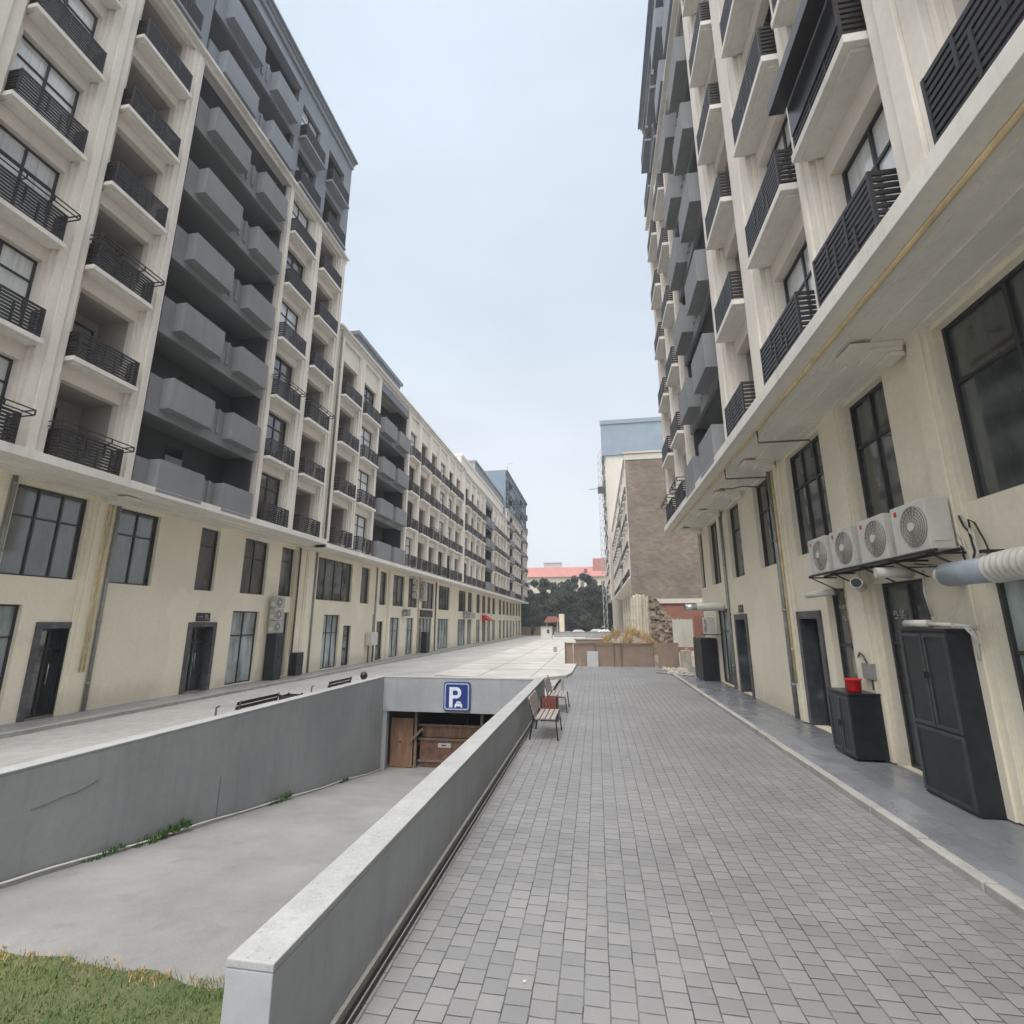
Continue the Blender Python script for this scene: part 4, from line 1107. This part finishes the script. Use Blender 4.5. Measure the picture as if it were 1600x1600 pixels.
plaque(tr1, 17.88, 18.62, 2.86, 3.20, 'black number plaque over the second marble doorway of the left row')
plaque(trr, 18.6, 19.15, 2.86, 3.12, 'black number plaque over the far marble doorway on the right wall')

# ---- left row street items
for i, (u, z, lb) in enumerate(((22.62, 3.52, 'topmost of three stacked outdoor units on the left wall'), (22.62, 2.92, 'middle of three stacked outdoor units on the left wall'), (22.62, 2.32, 'lowest of three stacked outdoor units, just above the black cabinet'))):
    ac((-15.85, u, z), 1, lb, 'outdoor units stacked on the left wall', .70, .56, 'oldwhite', badge=False)
cabinet(-15.95, -15.42, 22.38, 22.98, .105, 2.22, 1, 'tall black cabinet under the stacked outdoor units on the left row', 0)
cabinet(-15.95, -15.55, 24.45, 25.05, .105, 1.22, 1, 'low black cabinet at the joint between two left blocks', 0)
mb_ = thing('meter_box', 'pale meter box on a stand against the left row, past the joint', 'meter box', (-15.75, 33.6, .1))
a = MB(); a.box(-15.95, -15.5, 33.1, 34.1, 1.25, 2.15); part(a, 'box_body', M['white'], mb_, bevel=.02)
a = MB(); a.box(-15.8, -15.72, 33.2, 33.28, .1, 1.249); a.box(-15.8, -15.72, 33.9, 33.98, .1, 1.249); a.tube([(-15.7, 33.6, 2.151), (-15.7, 33.6, 3.4)], .03, 8); part(a, 'stand', M['pipe_brown'], mb_)
k = 0
for (u, zs_) in ((41.8, (6.1, 5.5, 4.9)), (44.0, (5.9, 5.35, 4.8))):
    for z in zs_:
        lbs = ['highest outdoor unit of the nearer stack beside the upper shop windows, far left', 'middle outdoor unit of the nearer stack beside the upper shop windows, far left', 'lowest outdoor unit of the nearer stack beside the upper shop windows, far left',
               'highest outdoor unit of the farther stack beside the upper shop windows, far left', 'middle outdoor unit of the farther stack beside the upper shop windows, far left', 'lowest outdoor unit of the farther stack beside the upper shop windows, far left']
        ac((-15.85, u, z), 1, lbs[k], 'outdoor units on the far left shop wall', .8, .5, badge=False); k += 1
ac((-15.85, 40.0, 3.35), 1, 'single outdoor unit low on the far left shop wall', 'outdoor units on the far left shop wall', .8, .55, 'grille', badge=False)
ac((-15.85, 59.5, 3.3), 1, 'grey outdoor unit beside the red awning, far left', 'outdoor units on the far left shop wall', .9, .9, 'steel_grey', badge=False)
aw = thing('awning', 'small red awning over a shop far down the left row', 'awning', (-15.5, 70.4, 3.1))
a = MB(); a.prism([(-15.95, 3.9), (-15.0, 3.3), (-15.0, 3.1), (-15.95, 3.2)], 'y', 69.2, 72.0); part(a, 'canopy', M['red'], aw)
sb = thing('shop_sign', 'dark shop sign board over a window in the far left row', 'sign', (-15.9, 45.6, 3.3))
a = MB(); a.box(-15.99, -15.85, 43.9, 47.2, 3.3, 3.95); part(a, 'board', M['plaque'], sb)
cabinet(-15.95, -15.4, 44.4, 45.2, .105, 1.95, 1, 'black cabinet under the dark shop sign, far left', 0)
a = MB(); a.box(-15.98, -15.7, 61.5, 64.2, 3.35, 4.05); solo(a, 'shop_sign', M['steel_grey'], 'pale grey sign board past the dark one in the far left row', 'sign')

# ---- fence of boards and ruins in the middle distance
fn = thing('hoarding', 'brown board hoarding across the end of the paved path', 'fence', (1.2, 30.6, .3))
xs = [-1.9, -1.45, -1.05, -.15, .95, 1.35, 2.35, 3.2]
for i in range(len(xs)-1):
    a = MB(); tlt = random.uniform(-.03, .03); h = 1.62+random.uniform(-.06, .04)
    y = 30.55+.03*(i % 2)
    a.hexa([(xs[i]+.01, y, .25), (xs[i+1]-.01, y, .25), (xs[i+1]-.01, y+.04, .25), (xs[i]+.01, y+.04, .25), (xs[i]+.01+tlt, y-.03, h), (xs[i+1]-.01+tlt, y-.03, h+.02), (xs[i+1]-.01+tlt, y+.01, h+.02), (xs[i]+.01+tlt, y+.01, h)])
    part(a, 'board_panel', M['panelbrown'], fn)
a = MB()
for x in (-1.9, -.15, .95, 1.35, 3.2): a.box(x-.03, x+.03, 30.44, 30.50, .3, 1.66)
part(a, 'posts', M['wood_d'], fn)
a = MB(); a.box(-1.93, 3.2, 30.45, 30.49, 1.58, 1.63); part(a, 'top_rail', M['wood_d'], fn)
a = MB(); a.hexa([(-.62, 30.30, .3), (.03, 30.30, .3), (.03, 30.33, .3), (-.62, 30.33, .3), (-.62, 30.42, 1.16), (.03, 30.42, 1.16), (.03, 30.43, 1.16), (-.62, 30.43, 1.16)])
solo(a, 'steel_sheet', M['steel_grey'], 'square pale grey sheet leaning on the brown hoarding', 'sheet')
rb = thing('board_panel', 'large plain brown panel right of the hoarding, by the rubble', 'panel', (3.9, 29.0, .3))
a = MB(); a.box(3.28, 4.38, 28.9, 28.95, .38, 1.72); part(a, 'sheet', M['panelbrown'], rb)
a = MB(); a.box(4.4, 4.9, 28.2, 28.7, .38, 1.35); a.hexa([(4.42, 28.15, .39), (4.6, 28.15, .39), (4.6, 28.2, .39), (4.42, 28.2, .39), (4.62, 28.3, 1.5), (4.8, 28.3, 1.5), (4.8, 28.35, 1.5), (4.62, 28.35, 1.5)])
solo(a, 'stone_post', M['limestone'], 'pinkish broken stone post beside the far black cabinet', 'stone')
# low wall behind the hoarding
a = MB(); a.box(-1.6, 2.6, 38.0, 38.3, .25, 1.55); a.box(-1.7, 2.7, 37.95, 38.35, 1.551, 1.63)
solo(a, 'low_wall', M['dirt'], 'low earthen wall behind the hoarding', 'wall')
# mound with dry grass
a = MB(); n = 26
for j in range(n+1):
    for i in range(n+1):
        x = -.3+i*4.6/n; y = 32.0+j*5/n; q = max(0, 1-((x-2.0)/2.3)**2)*max(0, 1-((y-34.5)/2.5)**2)
        a.v.append((x, y, (.2+1.85*q**.8)+random.uniform(-.07, .07)))
for j in range(n):
    for i in range(n): b0 = j*(n+1)+i; a.f.append((b0, b0+1, b0+n+2, b0+n+1)); a.mi.append(0)
tag(part(a, 'rubble_mound', M['rubble'], None), 'heap of earth and rubble behind the hoarding', 'rubble', kind='stuff')
a = MB()
for _ in range(60):
    x = random.uniform(.3, 3.6); y = random.uniform(32.6, 36); q = max(0, 1-((x-2.0)/2.3)**2)*max(0, 1-((y-34.5)/2.5)**2)
    tuft(a, (x, y, (.25+1.80*q**.8)), .25, 30, .75, .009, .9)
tag(part(a, 'dry_grass', M['straw'], None, fix=False), 'dry straw coloured grass growing over the rubble heap', 'dry grass', kind='stuff')
# ruined limestone wall
rn = thing('ruined_wall', 'ruined limestone wall with tall pale upright slabs before the brown firewall', 'ruin', (4, 45, .3))
a = MB(); x = 3.0
while x < 4.9:
    w = random.uniform(.14, .26); top = lerp(5.3, 5.0, (x-3)/1.9)+random.uniform(-.5, .15)
    y = 45+random.uniform(-.12, .12); zb = random.uniform(.3, .5)
    a.hexa([(x, y, zb), (x+w, y, zb), (x+w, y+.4, zb), (x, y+.4, zb), (x+.05, y+random.uniform(-.05, .1), top), (x+w+.04, y, top+random.uniform(-.2, .2)), (x+w+.04, y+.35, top), (x+.05, y+.4, top)])
    x += w+.012
part(a, 'upright_slabs', M['limestone'], rn)
a = MB()
for _ in range(330):
    t = random.random(); x = random.uniform(4.7, 6.3); zmax = 5.2-(x-4.8)*1.5
    z = .3+random.random()**.8*(max(.6, zmax)-.3); r = random.uniform(.10, .22)
    y = 44.6+random.uniform(-.15, .3)
    j = lambda: random.uniform(-.05, .05)
    a.hexa([(x-r+j(), y-r+j(), z-r*.7+j()), (x+r+j(), y-r+j(), z-r*.7+j()), (x+r+j(), y+r+j(), z-r*.7), (x-r+j(), y+r, z-r*.7), (x-r+j(), y-r+j(), z+r*.7+j()), (x+r+j(), y-r+j(), z+r*.7+j()), (x+r+j(), y+r, z+r*.7), (x-r, y+r, z+r*.7)])
part(a, 'broken_blocks', M['rubble'], rn)
a = MB(); 
for i in range(14): a.box(5.45+i*.1, 5.45+i*.1+.055, 38.0, 38.06, 1.1, 3.05+random.uniform(-.05, .05)); a.box(5.505+i*.1, 5.55+i*.1, 38.03, 38.07, 1.1, 3.03)
solo(a, 'corrugated_sheet', M['whitedirty'], 'upright pale corrugated sheet by the red brick wall', 'sheet')
a = MB(); a.box(5.3, 9.5, 46.0, 46.4, .2, 4.1); a.box(7.2, 9.5, 39, 39.3, .2, 3.3)
solo(a, 'brick_wall', M['redbrick'], 'broken red brick wall under the brown firewall', 'wall')
for i in range(26):
    if i % 2: continue
a = MB()
for _ in range(40):
    x = random.uniform(3.3, 4.6); y = random.uniform(25.5, 28.8); r = random.uniform(.04, .13); j = lambda: random.uniform(-.03, .03)
    z = .38+r*.3
    a.hexa([(x-r+j(), y-r+j(), z-r*.4), (x+r+j(), y-r+j(), z-r*.4), (x+r, y+r+j(), z-r*.4), (x-r+j(), y+r, z-r*.4), (x-r*.7+j(), y-r*.7, z+r*.6), (x+r*.7, y-r*.7+j(), z+r*.5), (x+r*.7, y+r*.7, z+r*.5), (x-r*.7, y+r*.7+j(), z+r*.6)])
tag(part(a, 'rubble', M['limestone'], None), 'scattered pale stones at the end of the right pavement', 'rubble', kind='stuff')
a = MB(); a.tube([(2.9, 26.8, .34), (4.3, 24.6, .43)], .03, 8); solo(a, 'metal_rod', M['pipe_grey'], 'thin rod lying across the far end of the right kerb', 'rod')

# scraps on the pavers
for i, (x, y) in enumerate(((.9, 5.2), (2.5, 6.4), (-.6, 4.1), (1.9, 9.3), (3.2, 4.9), (.2, 7.7), (-1.0, 8.8), (2.9, 12.5))):
    a = MB(); r = random.uniform(.007, .015); t = random.uniform(0, 3)
    c_, s_ = math.cos(t)*r, math.sin(t)*r
    a.prism([(x-c_*1.5, y-s_*1.5), (x+s_, y-c_*.7), (x+c_*1.3, y+s_*1.4), (x-s_*.8, y+c_)], 'z', .302, .309)
    solo(a, 'paper_scrap', M['letter'], 'tiny pale scrap of paper lying on the paved path', 'paper', 'scraps on the paved path')
# small clutter on the apron
a = MB(); a.box(-3.6, -3.3, 42, 42.3, .44, .85); solo(a, 'concrete_block', M['kerb'], 'small grey block standing on the pale concrete apron', 'block')
a = MB(); a.box(-2.8, -2.55, 45, 45.3, .44, .80); solo(a, 'concrete_block', M['kerb'], 'smaller grey block behind another on the pale concrete apron', 'block')

# ================================================================== FAR BACKGROUND
gb = thing('guard_booth', 'small white guard booth at the far end of the street', 'booth', (-7.5, 76, .43))
a = MB(); a.box(-8.25, -6.65, 75, 76.6, .44, 2.2); part(a, 'booth_wall', M['white'], gb, bevel=.02)
a = MB(); a.box(-8.35, -6.55, 74.9, 76.7, 2.201, 2.28); part(a, 'booth_roof', M['pipe_grey'], gb)
a = MB(); a.box(-7.35, -6.95, 74.96, 74.999, 1.3, 1.85); part(a, 'booth_window', M['glass'], gb)
kz = thing('kiosk', 'low kiosk with red tiled roof under the trees', 'kiosk', (-9, 105, 0))
a = MB(); a.prism([(-10.8, 2.9), (-7.6, 2.9), (-8.4, 4.1), (-10.0, 4.1)], 'y', 104, 108); part(a, 'roof', M['roofred'], kz)
a = MB(); a.box(-10.3, -10.1, 104.3, 104.5, 0, 2.9); a.box(-8.1, -7.9, 104.3, 104.5, 0, 2.9); part(a, 'posts', M['limestone'], kz)
a = MB(); a.box(-7.7, -6.7, 105, 108, 0, 4.6); part(a, 'side_wall', M['retail'], kz)
a = MB(); a.box(-7.2, 3.3, 86, 86.25, -.1, 1.22); a.box(-7.25, 3.35, 85.95, 86.3, 1.221, 1.3)
solo(a, 'boundary_wall', M['coping'], 'long low pale wall at the end of the street', 'wall')
a = MB(); a.box(-18, -8.6, 112, 112.3, -.1, 1.9); solo(a, 'boundary_wall', M['wood_d'], 'dark wall behind the guard booth at the left', 'wall')

def car_mesh(col):
    def f():
        m = plain('car_paint_'+col[0], col[1], .25, .3, .02, 3, coat=.6)
        b = MB()
        prof = [(-2.15, .35), (-2.2, .7), (-2.05, .88), (-1.15, .98), (-.55, 1.42), (.75, 1.45), (1.45, 1.02), (2.1, .92), (2.2, .6), (2.15, .35)]
        n = len(b.v)
        for (y, k) in ((-.85, 1), (-.62, 0), (.62, 0), (.85, 1)):
            pass
        def ring(y, sh):
            return [(x, y, z if z < 1.0 else z) for (x, z) in prof]
        b.prism([(x, z) for (x, z) in prof[:4]] + [(1.45, 1.02)] + prof[7:], 'y', -.86, .86)
        b.hexa([(-1.15, -.80, .99), (1.45, -.80, 1.0), (1.45, .80, 1.0), (-1.15, .80, .99), (-.5, -.62, 1.42), (.75, -.62, 1.44), (.75, .62, 1.44), (-.5, .62, 1.42)])
        body = b.mesh('car_body', m, bevel=.05)
        g = MB(); g.hexa([(-1.02, -.805, 1.03), (1.30, -.805, 1.03), (1.30, .805, 1.03), (-1.02, .805, 1.03), (-.52, -.66, 1.36), (.72, -.66, 1.37), (.72, .66, 1.37), (-.52, .66, 1.36)])
        g.hexa([(-1.12, -.70, 1.03), (1.40, -.70, 1.03), (1.40, .70, 1.03), (-1.12, .70, 1.03), (-.60, -.57, 1.36), (.82, -.57, 1.37), (.82, .57, 1.37), (-.60, .57, 1.36)])
        gl = g.mesh('windows', M['glass'])
        w = MB(); w.lathe((0, 0, 0), [(.12, -.10), (.31, -.11), (.33, -.08), (.33, .08), (.31, .11), (.12, .10)], 18, 'y'); wh = w.mesh('wheel', M['tyre'])
        return body, gl, wh
    return prefab(('car', col[0]), f)
cols_ = {'white': (.60, .60, .60), 'grey': (.20, .21, .22), 'dark': (.05, .055, .065)}
for (x, y, c, lb) in ((-3.4, 92, 'dark', 'dark car parked behind the low pale wall, nearest the kiosk'), (1.2, 91, 'white', 'white car parked behind the low pale wall, by the right buildings'), (-.2, 99, 'grey', 'grey car parked in the second row under the trees')):
    t = thing('parked_car', lb, 'car', (x, y, .15), 'cars parked at the end of the street')
    body, gl, wh = car_mesh((c, cols_[c]))
    link(body, 'car_body', t, (x, y, .15)); link(gl, 'windows', t, (x, y, .15))
    for sx in (-1.35, 1.35):
        for sy in (-.8, .8): link(wh, 'wheel', t, (x+sx, y+sy, .48))

# red roofed institution behind the trees
ib = thing('red_roofed_building', 'long pale building with a red roof behind the dark trees', 'building', (-10, 190, 0))
a = MB(); a.box(-60, 30, 190, 205, 0, 20); part(a, 'wall', M['limestone'], ib)
a = MB(); a.prism([(189.2, 20.001), (206, 20.001), (198, 24.6), (192.5, 24.0)], 'x', -60.5, 30.5); part(a, 'roof', M['roofred'], ib)
a = MB(); a.box(-.6, 8, 191, 196, 22, 27.0); part(a, 'roof_tower', M['roofred'], ib)
a = MB(); a.box(-20, -13.2, 196, 200, 23, 26.0); a.box(-20.2, -13, 195.8, 200.2, 26.001, 26.4); part(a, 'roof_plant', M['steel_grey'], ib)
for i in range(18):
    for j in range(4):
        a = MB(); x = -34+i*2.6; a.box(x, x+1.2, 189.93, 189.99, 3+j*4.3, 5.2+j*4.3); part(a, 'window', M['glass'], ib)
a = MB(); a.box(-4.0, -2.8, 190.1, 190.6, 21.5, 23.0); part(a, 'dormer', M['brown'], ib)

def crown(n, rx, ry, rz, seed, leaf=.35, clumps=26):
    rg = np.random.default_rng(seed)
    cs = []
    for _ in range(clumps):
        v = rg.normal(size=3); v /= np.linalg.norm(v); q = rg.uniform(.35, .95)
        cs.append((v*q*np.array([rx, ry, rz]), rg.uniform(.15, .34)*min(rx, rz)))
    V = []; Fc = []
    for i in range(n):
        c, r = cs[rg.integers(len(cs))]
        v = rg.normal(size=3); v /= np.linalg.norm(v); p = c+v*r*rg.uniform(.55, 1.05)*np.array([1, 1, .75])
        a_ = rg.normal(size=3); a_ /= np.linalg.norm(a_); b_ = np.cross(a_, rg.normal(size=3)); b_ /= np.linalg.norm(b_)+1e-6
        L = leaf*rg.uniform(.5, 1.2)
        k = len(V); V += [tuple(p-a_*L*.5-b_*L*.2), tuple(p+a_*L*.5), tuple(p+b_*L*.45)]
        Fc.append((k, k+1, k+2))
    return V, Fc
CR = []
for sd_, mt in ((1, 'pine'), (2, 'pine'), (3, 'pine2'), (4, 'pine')):
    V, Fc = crown(12000, 4.4, 3.8, 4.8, sd_, .58, 44)
    me = bpy.data.meshes.new('crown'); me.from_pydata(V, [], Fc); me.materials.append(M[mt]); CR.append(me)
def trunk_mesh(seed):
    rg = random.Random(seed); a = MB()
    a.tube([(0, 0, 0), (.15, 0, 2), (.1, .1, 4.5), (0, 0, 7)], [.26, .22, .17, .08], 8)
    for _ in range(7):
        t = rg.uniform(0, 6.28); z = rg.uniform(2.6, 6); L = rg.uniform(1.6, 3.2)
        a.tube([(.1, .05, z), (math.cos(t)*L*.5, math.sin(t)*L*.5, z+.8), (math.cos(t)*L, math.sin(t)*L, z+1.9)], [.10, .07, .03], 6)
    return a.mesh('trunk', M['trunk'])
TR = [trunk_mesh(i) for i in range(3)]
trees = [(-17.5, 118, .95, 0, 'dark pine at the far left, beside the last left block'), (-14.0, 128, 1.30, 1, 'tall dark pine left of the roof plant, above the guard booth'), (-11.0, 120, .85, 2, 'lower tree right behind the red roofed kiosk'),
         (-8.4, 132, 1.32, 3, 'broad dark pine in the middle of the tree row'), (-5.4, 122, 1.10, 0, 'dark pine right of the broad middle pine'), (-3.6, 134, 1.45, 1, 'tallest dark pine in front of the red roof'),
         (-.6, 124, 1.12, 3, 'dark pine above the white parked car'), (2.2, 130, 1.20, 2, 'olive toned tree closest to the right buildings'), (4.8, 118, .95, 0, 'small dark pine partly hidden by the right buildings'), (-20.0, 126, 1.1, 2, 'olive toned tree behind the end of the left row')]
for i, (x, y, sc, k, lb) in enumerate(trees):
    t = thing('pine_tree', lb, 'tree', (x, y, -.2), 'trees at the end of the street')
    o = link(TR[i % 3], 'trunk', t, (x, y, -.2)); o.scale = (sc, sc, sc*1.15)
    o = link(CR[k], 'crown', t, (x, y, -.2+6.2*sc)); o.scale = (sc*.82, sc, sc*.98); o.rotation_euler = (0, 0, i*1.3)
for i in range(9):
    x = -18+i*2.7
    t = thing('shrub', 'dark hedge shrub under the row of pines behind the end wall', 'shrub', (x, 113+(i % 3), -.2), 'shrubs under the pines')
    o = link(CR[i % 4], 'foliage', t, (x, 113+(i % 3), 2.2)); o.scale = (.62, .45, .62); o.rotation_euler = (0, 0, i*2.1)

# hoist mast beside the far tower
hm = thing('hoist_mast', 'thin lattice hoist mast beside the far tower', 'mast', (1.5, 98, .3))
a = MB(); X_, Y_ = 1.45, 98
for (dx, dy) in ((0, 0), (.7, 0), (.7, .7), (0, .7)): a.box(X_+dx-.05, X_+dx+.05, Y_+dy-.05, Y_+dy+.05, .3, 38)
z = .3
while z < 37.5:
    for dy in (0, .7):
        a.box(X_, X_+.7, Y_+dy-.03, Y_+dy+.03, z, z+.07)
        a.hexa([(X_, Y_+dy-.02, z), (X_+.07, Y_+dy-.02, z), (X_+.07, Y_+dy+.02, z), (X_, Y_+dy+.02, z), (X_+.63, Y_+dy-.02, z+1.5), (X_+.7, Y_+dy-.02, z+1.5), (X_+.7, Y_+dy+.02, z+1.5), (X_+.63, Y_+dy+.02, z+1.5)])
    z += 1.5
part(a, 'mast', M['steel_grey'], hm)
a = MB(); a.box(X_-.2, X_+1.4, Y_-.5, Y_-.1, 28.4, 29.8); a.box(X_-1.9, X_+1.4, Y_-.4, Y_-.3, 29.3, 29.4); part(a, 'platform', M['rail'], hm)
# rooftop dish on last left block
a = MB(); a.tube([(-14.6, 82, 28.9), (-14.6, 82, 30.6)], .04, 6); a.tube([(-14.6, 82, 30.4), (-13.6, 82, 30.5)], .03, 6)
solo(a, 'antenna', M['pipe_grey'], 'small antenna on the roof edge of the last left block', 'antenna')

a = MB(); a.box(-330, 330, -160, 430, -3.6, 48)
hm_, hnt, hbs = newmat('haze_air')
hnt.nodes.remove(hbs)
pv = hnt.nodes.new('ShaderNodeVolumePrincipled'); pv.inputs['Color'].default_value = (.86, .89, .93, 1); pv.inputs['Density'].default_value = .0010; pv.inputs['Anisotropy'].default_value = .2
hnt.links.new(pv.outputs['Volume'], hnt.nodes['Material Output'].inputs['Volume'])
tag(part(a, 'haze', hm_, None), kind='stuff')

# ================================================================== WORLD, SUN, CAMERA
w = bpy.data.worlds.new('World'); scene.world = w; w.use_nodes = True
nt = w.node_tree; bg = nt.nodes['Background']
sky = nt.nodes.new('ShaderNodeTexSky'); sky.sky_type = 'NISHITA'; sky.sun_disc = False
SUN_EL, SUN_AZ = 66, 190          # azimuth clockwise from +Y (street direction): light from behind right
sky.sun_elevation = R(SUN_EL); sky.sun_rotation = R(SUN_AZ); sky.air_density = 1.0; sky.dust_density = 2.5; sky.ozone_density = 1.5
sc_ = mix(nt, sky.outputs[0], (.12, .12, .12), 1.0, 'MULTIPLY')
tc = nt.nodes.new('ShaderNodeTexCoord')
sep = nt.nodes.new('ShaderNodeSeparateXYZ'); nt.links.new(tc.outputs['Generated'], sep.inputs[0])
mp = nt.nodes.new('ShaderNodeMapping'); mp.inputs['Scale'].default_value = (1, 1, 2.6); nt.links.new(tc.outputs['Generated'], mp.inputs['Vector'])
cn = noise(nt, mp.outputs['Vector'], 1.6, 5, .5)
cl = ramp(nt, sep.outputs['Z'], [(0.0, (.475, .49, .505)), (.25, (.445, .472, .502)), (.55, (.392, .44, .497)), (.84, (.392, .443, .502)), (1.0, (.40, .44, .48))])
for e_ in nt.nodes:
    pass
cl = mix(nt, cl, ramp(nt, cn, [(.35, .93), (.65, 1.06)]), 1.0, 'MULTIPLY')
sd_v = nt.nodes.new('ShaderNodeVectorMath'); sd_v.operation = 'DOT_PRODUCT'; nt.links.new(tc.outputs['Generated'], sd_v.inputs[0])
sd_v.inputs[1].default_value = (math.sin(R(SUN_AZ))*math.cos(R(SUN_EL)), math.cos(R(SUN_AZ))*math.cos(R(SUN_EL)), math.sin(R(SUN_EL)))
zen = ramp(nt, sd_v.outputs['Value'], [(.66, 0.0), (.82, .38), (1.0, 1.0)])
cl = mix(nt, cl, mix(nt, (3.1, 3.0, 2.9), zen, 1.0, 'MULTIPLY'), 1.0, 'ADD')   # the bright patch of overcast overhead
fin = mix(nt, sc_, cl, .92)
nt.links.new(fin, bg.inputs['Color']); bg.inputs['Strength'].default_value = 1.0
sun = bpy.data.lights.new('sun', 'SUN'); sun.energy = 1.3; sun.angle = R(30); sun.color = (1.0, .96, .90)
so = bpy.data.objects.new('sun', sun); COL.objects.link(so)
az = R(SUN_AZ); el = R(SUN_EL)
d = Vector((math.sin(az)*math.cos(el), math.cos(az)*math.cos(el), math.sin(el)))
so.rotation_euler = (-d).to_track_quat('-Z', 'Y').to_euler()

cam = bpy.data.cameras.new('camera'); co_ = bpy.data.objects.new('camera', cam); COL.objects.link(co_)
co_.location = (0, 0, 2.8); co_.rotation_euler = (R(90+12.743), 0, R(9.553))
cam.lens = 17.2125; cam.sensor_width = 36; cam.clip_start = .1; cam.clip_end = 5000
scene.camera = co_
vs = scene.view_settings
vs.view_transform = 'Standard'; vs.look = 'None'; vs.exposure = .93; vs.gamma = 1; vs.use_curve_mapping = False
scene.cycles.max_bounces = 8; scene.cycles.diffuse_bounces = 4
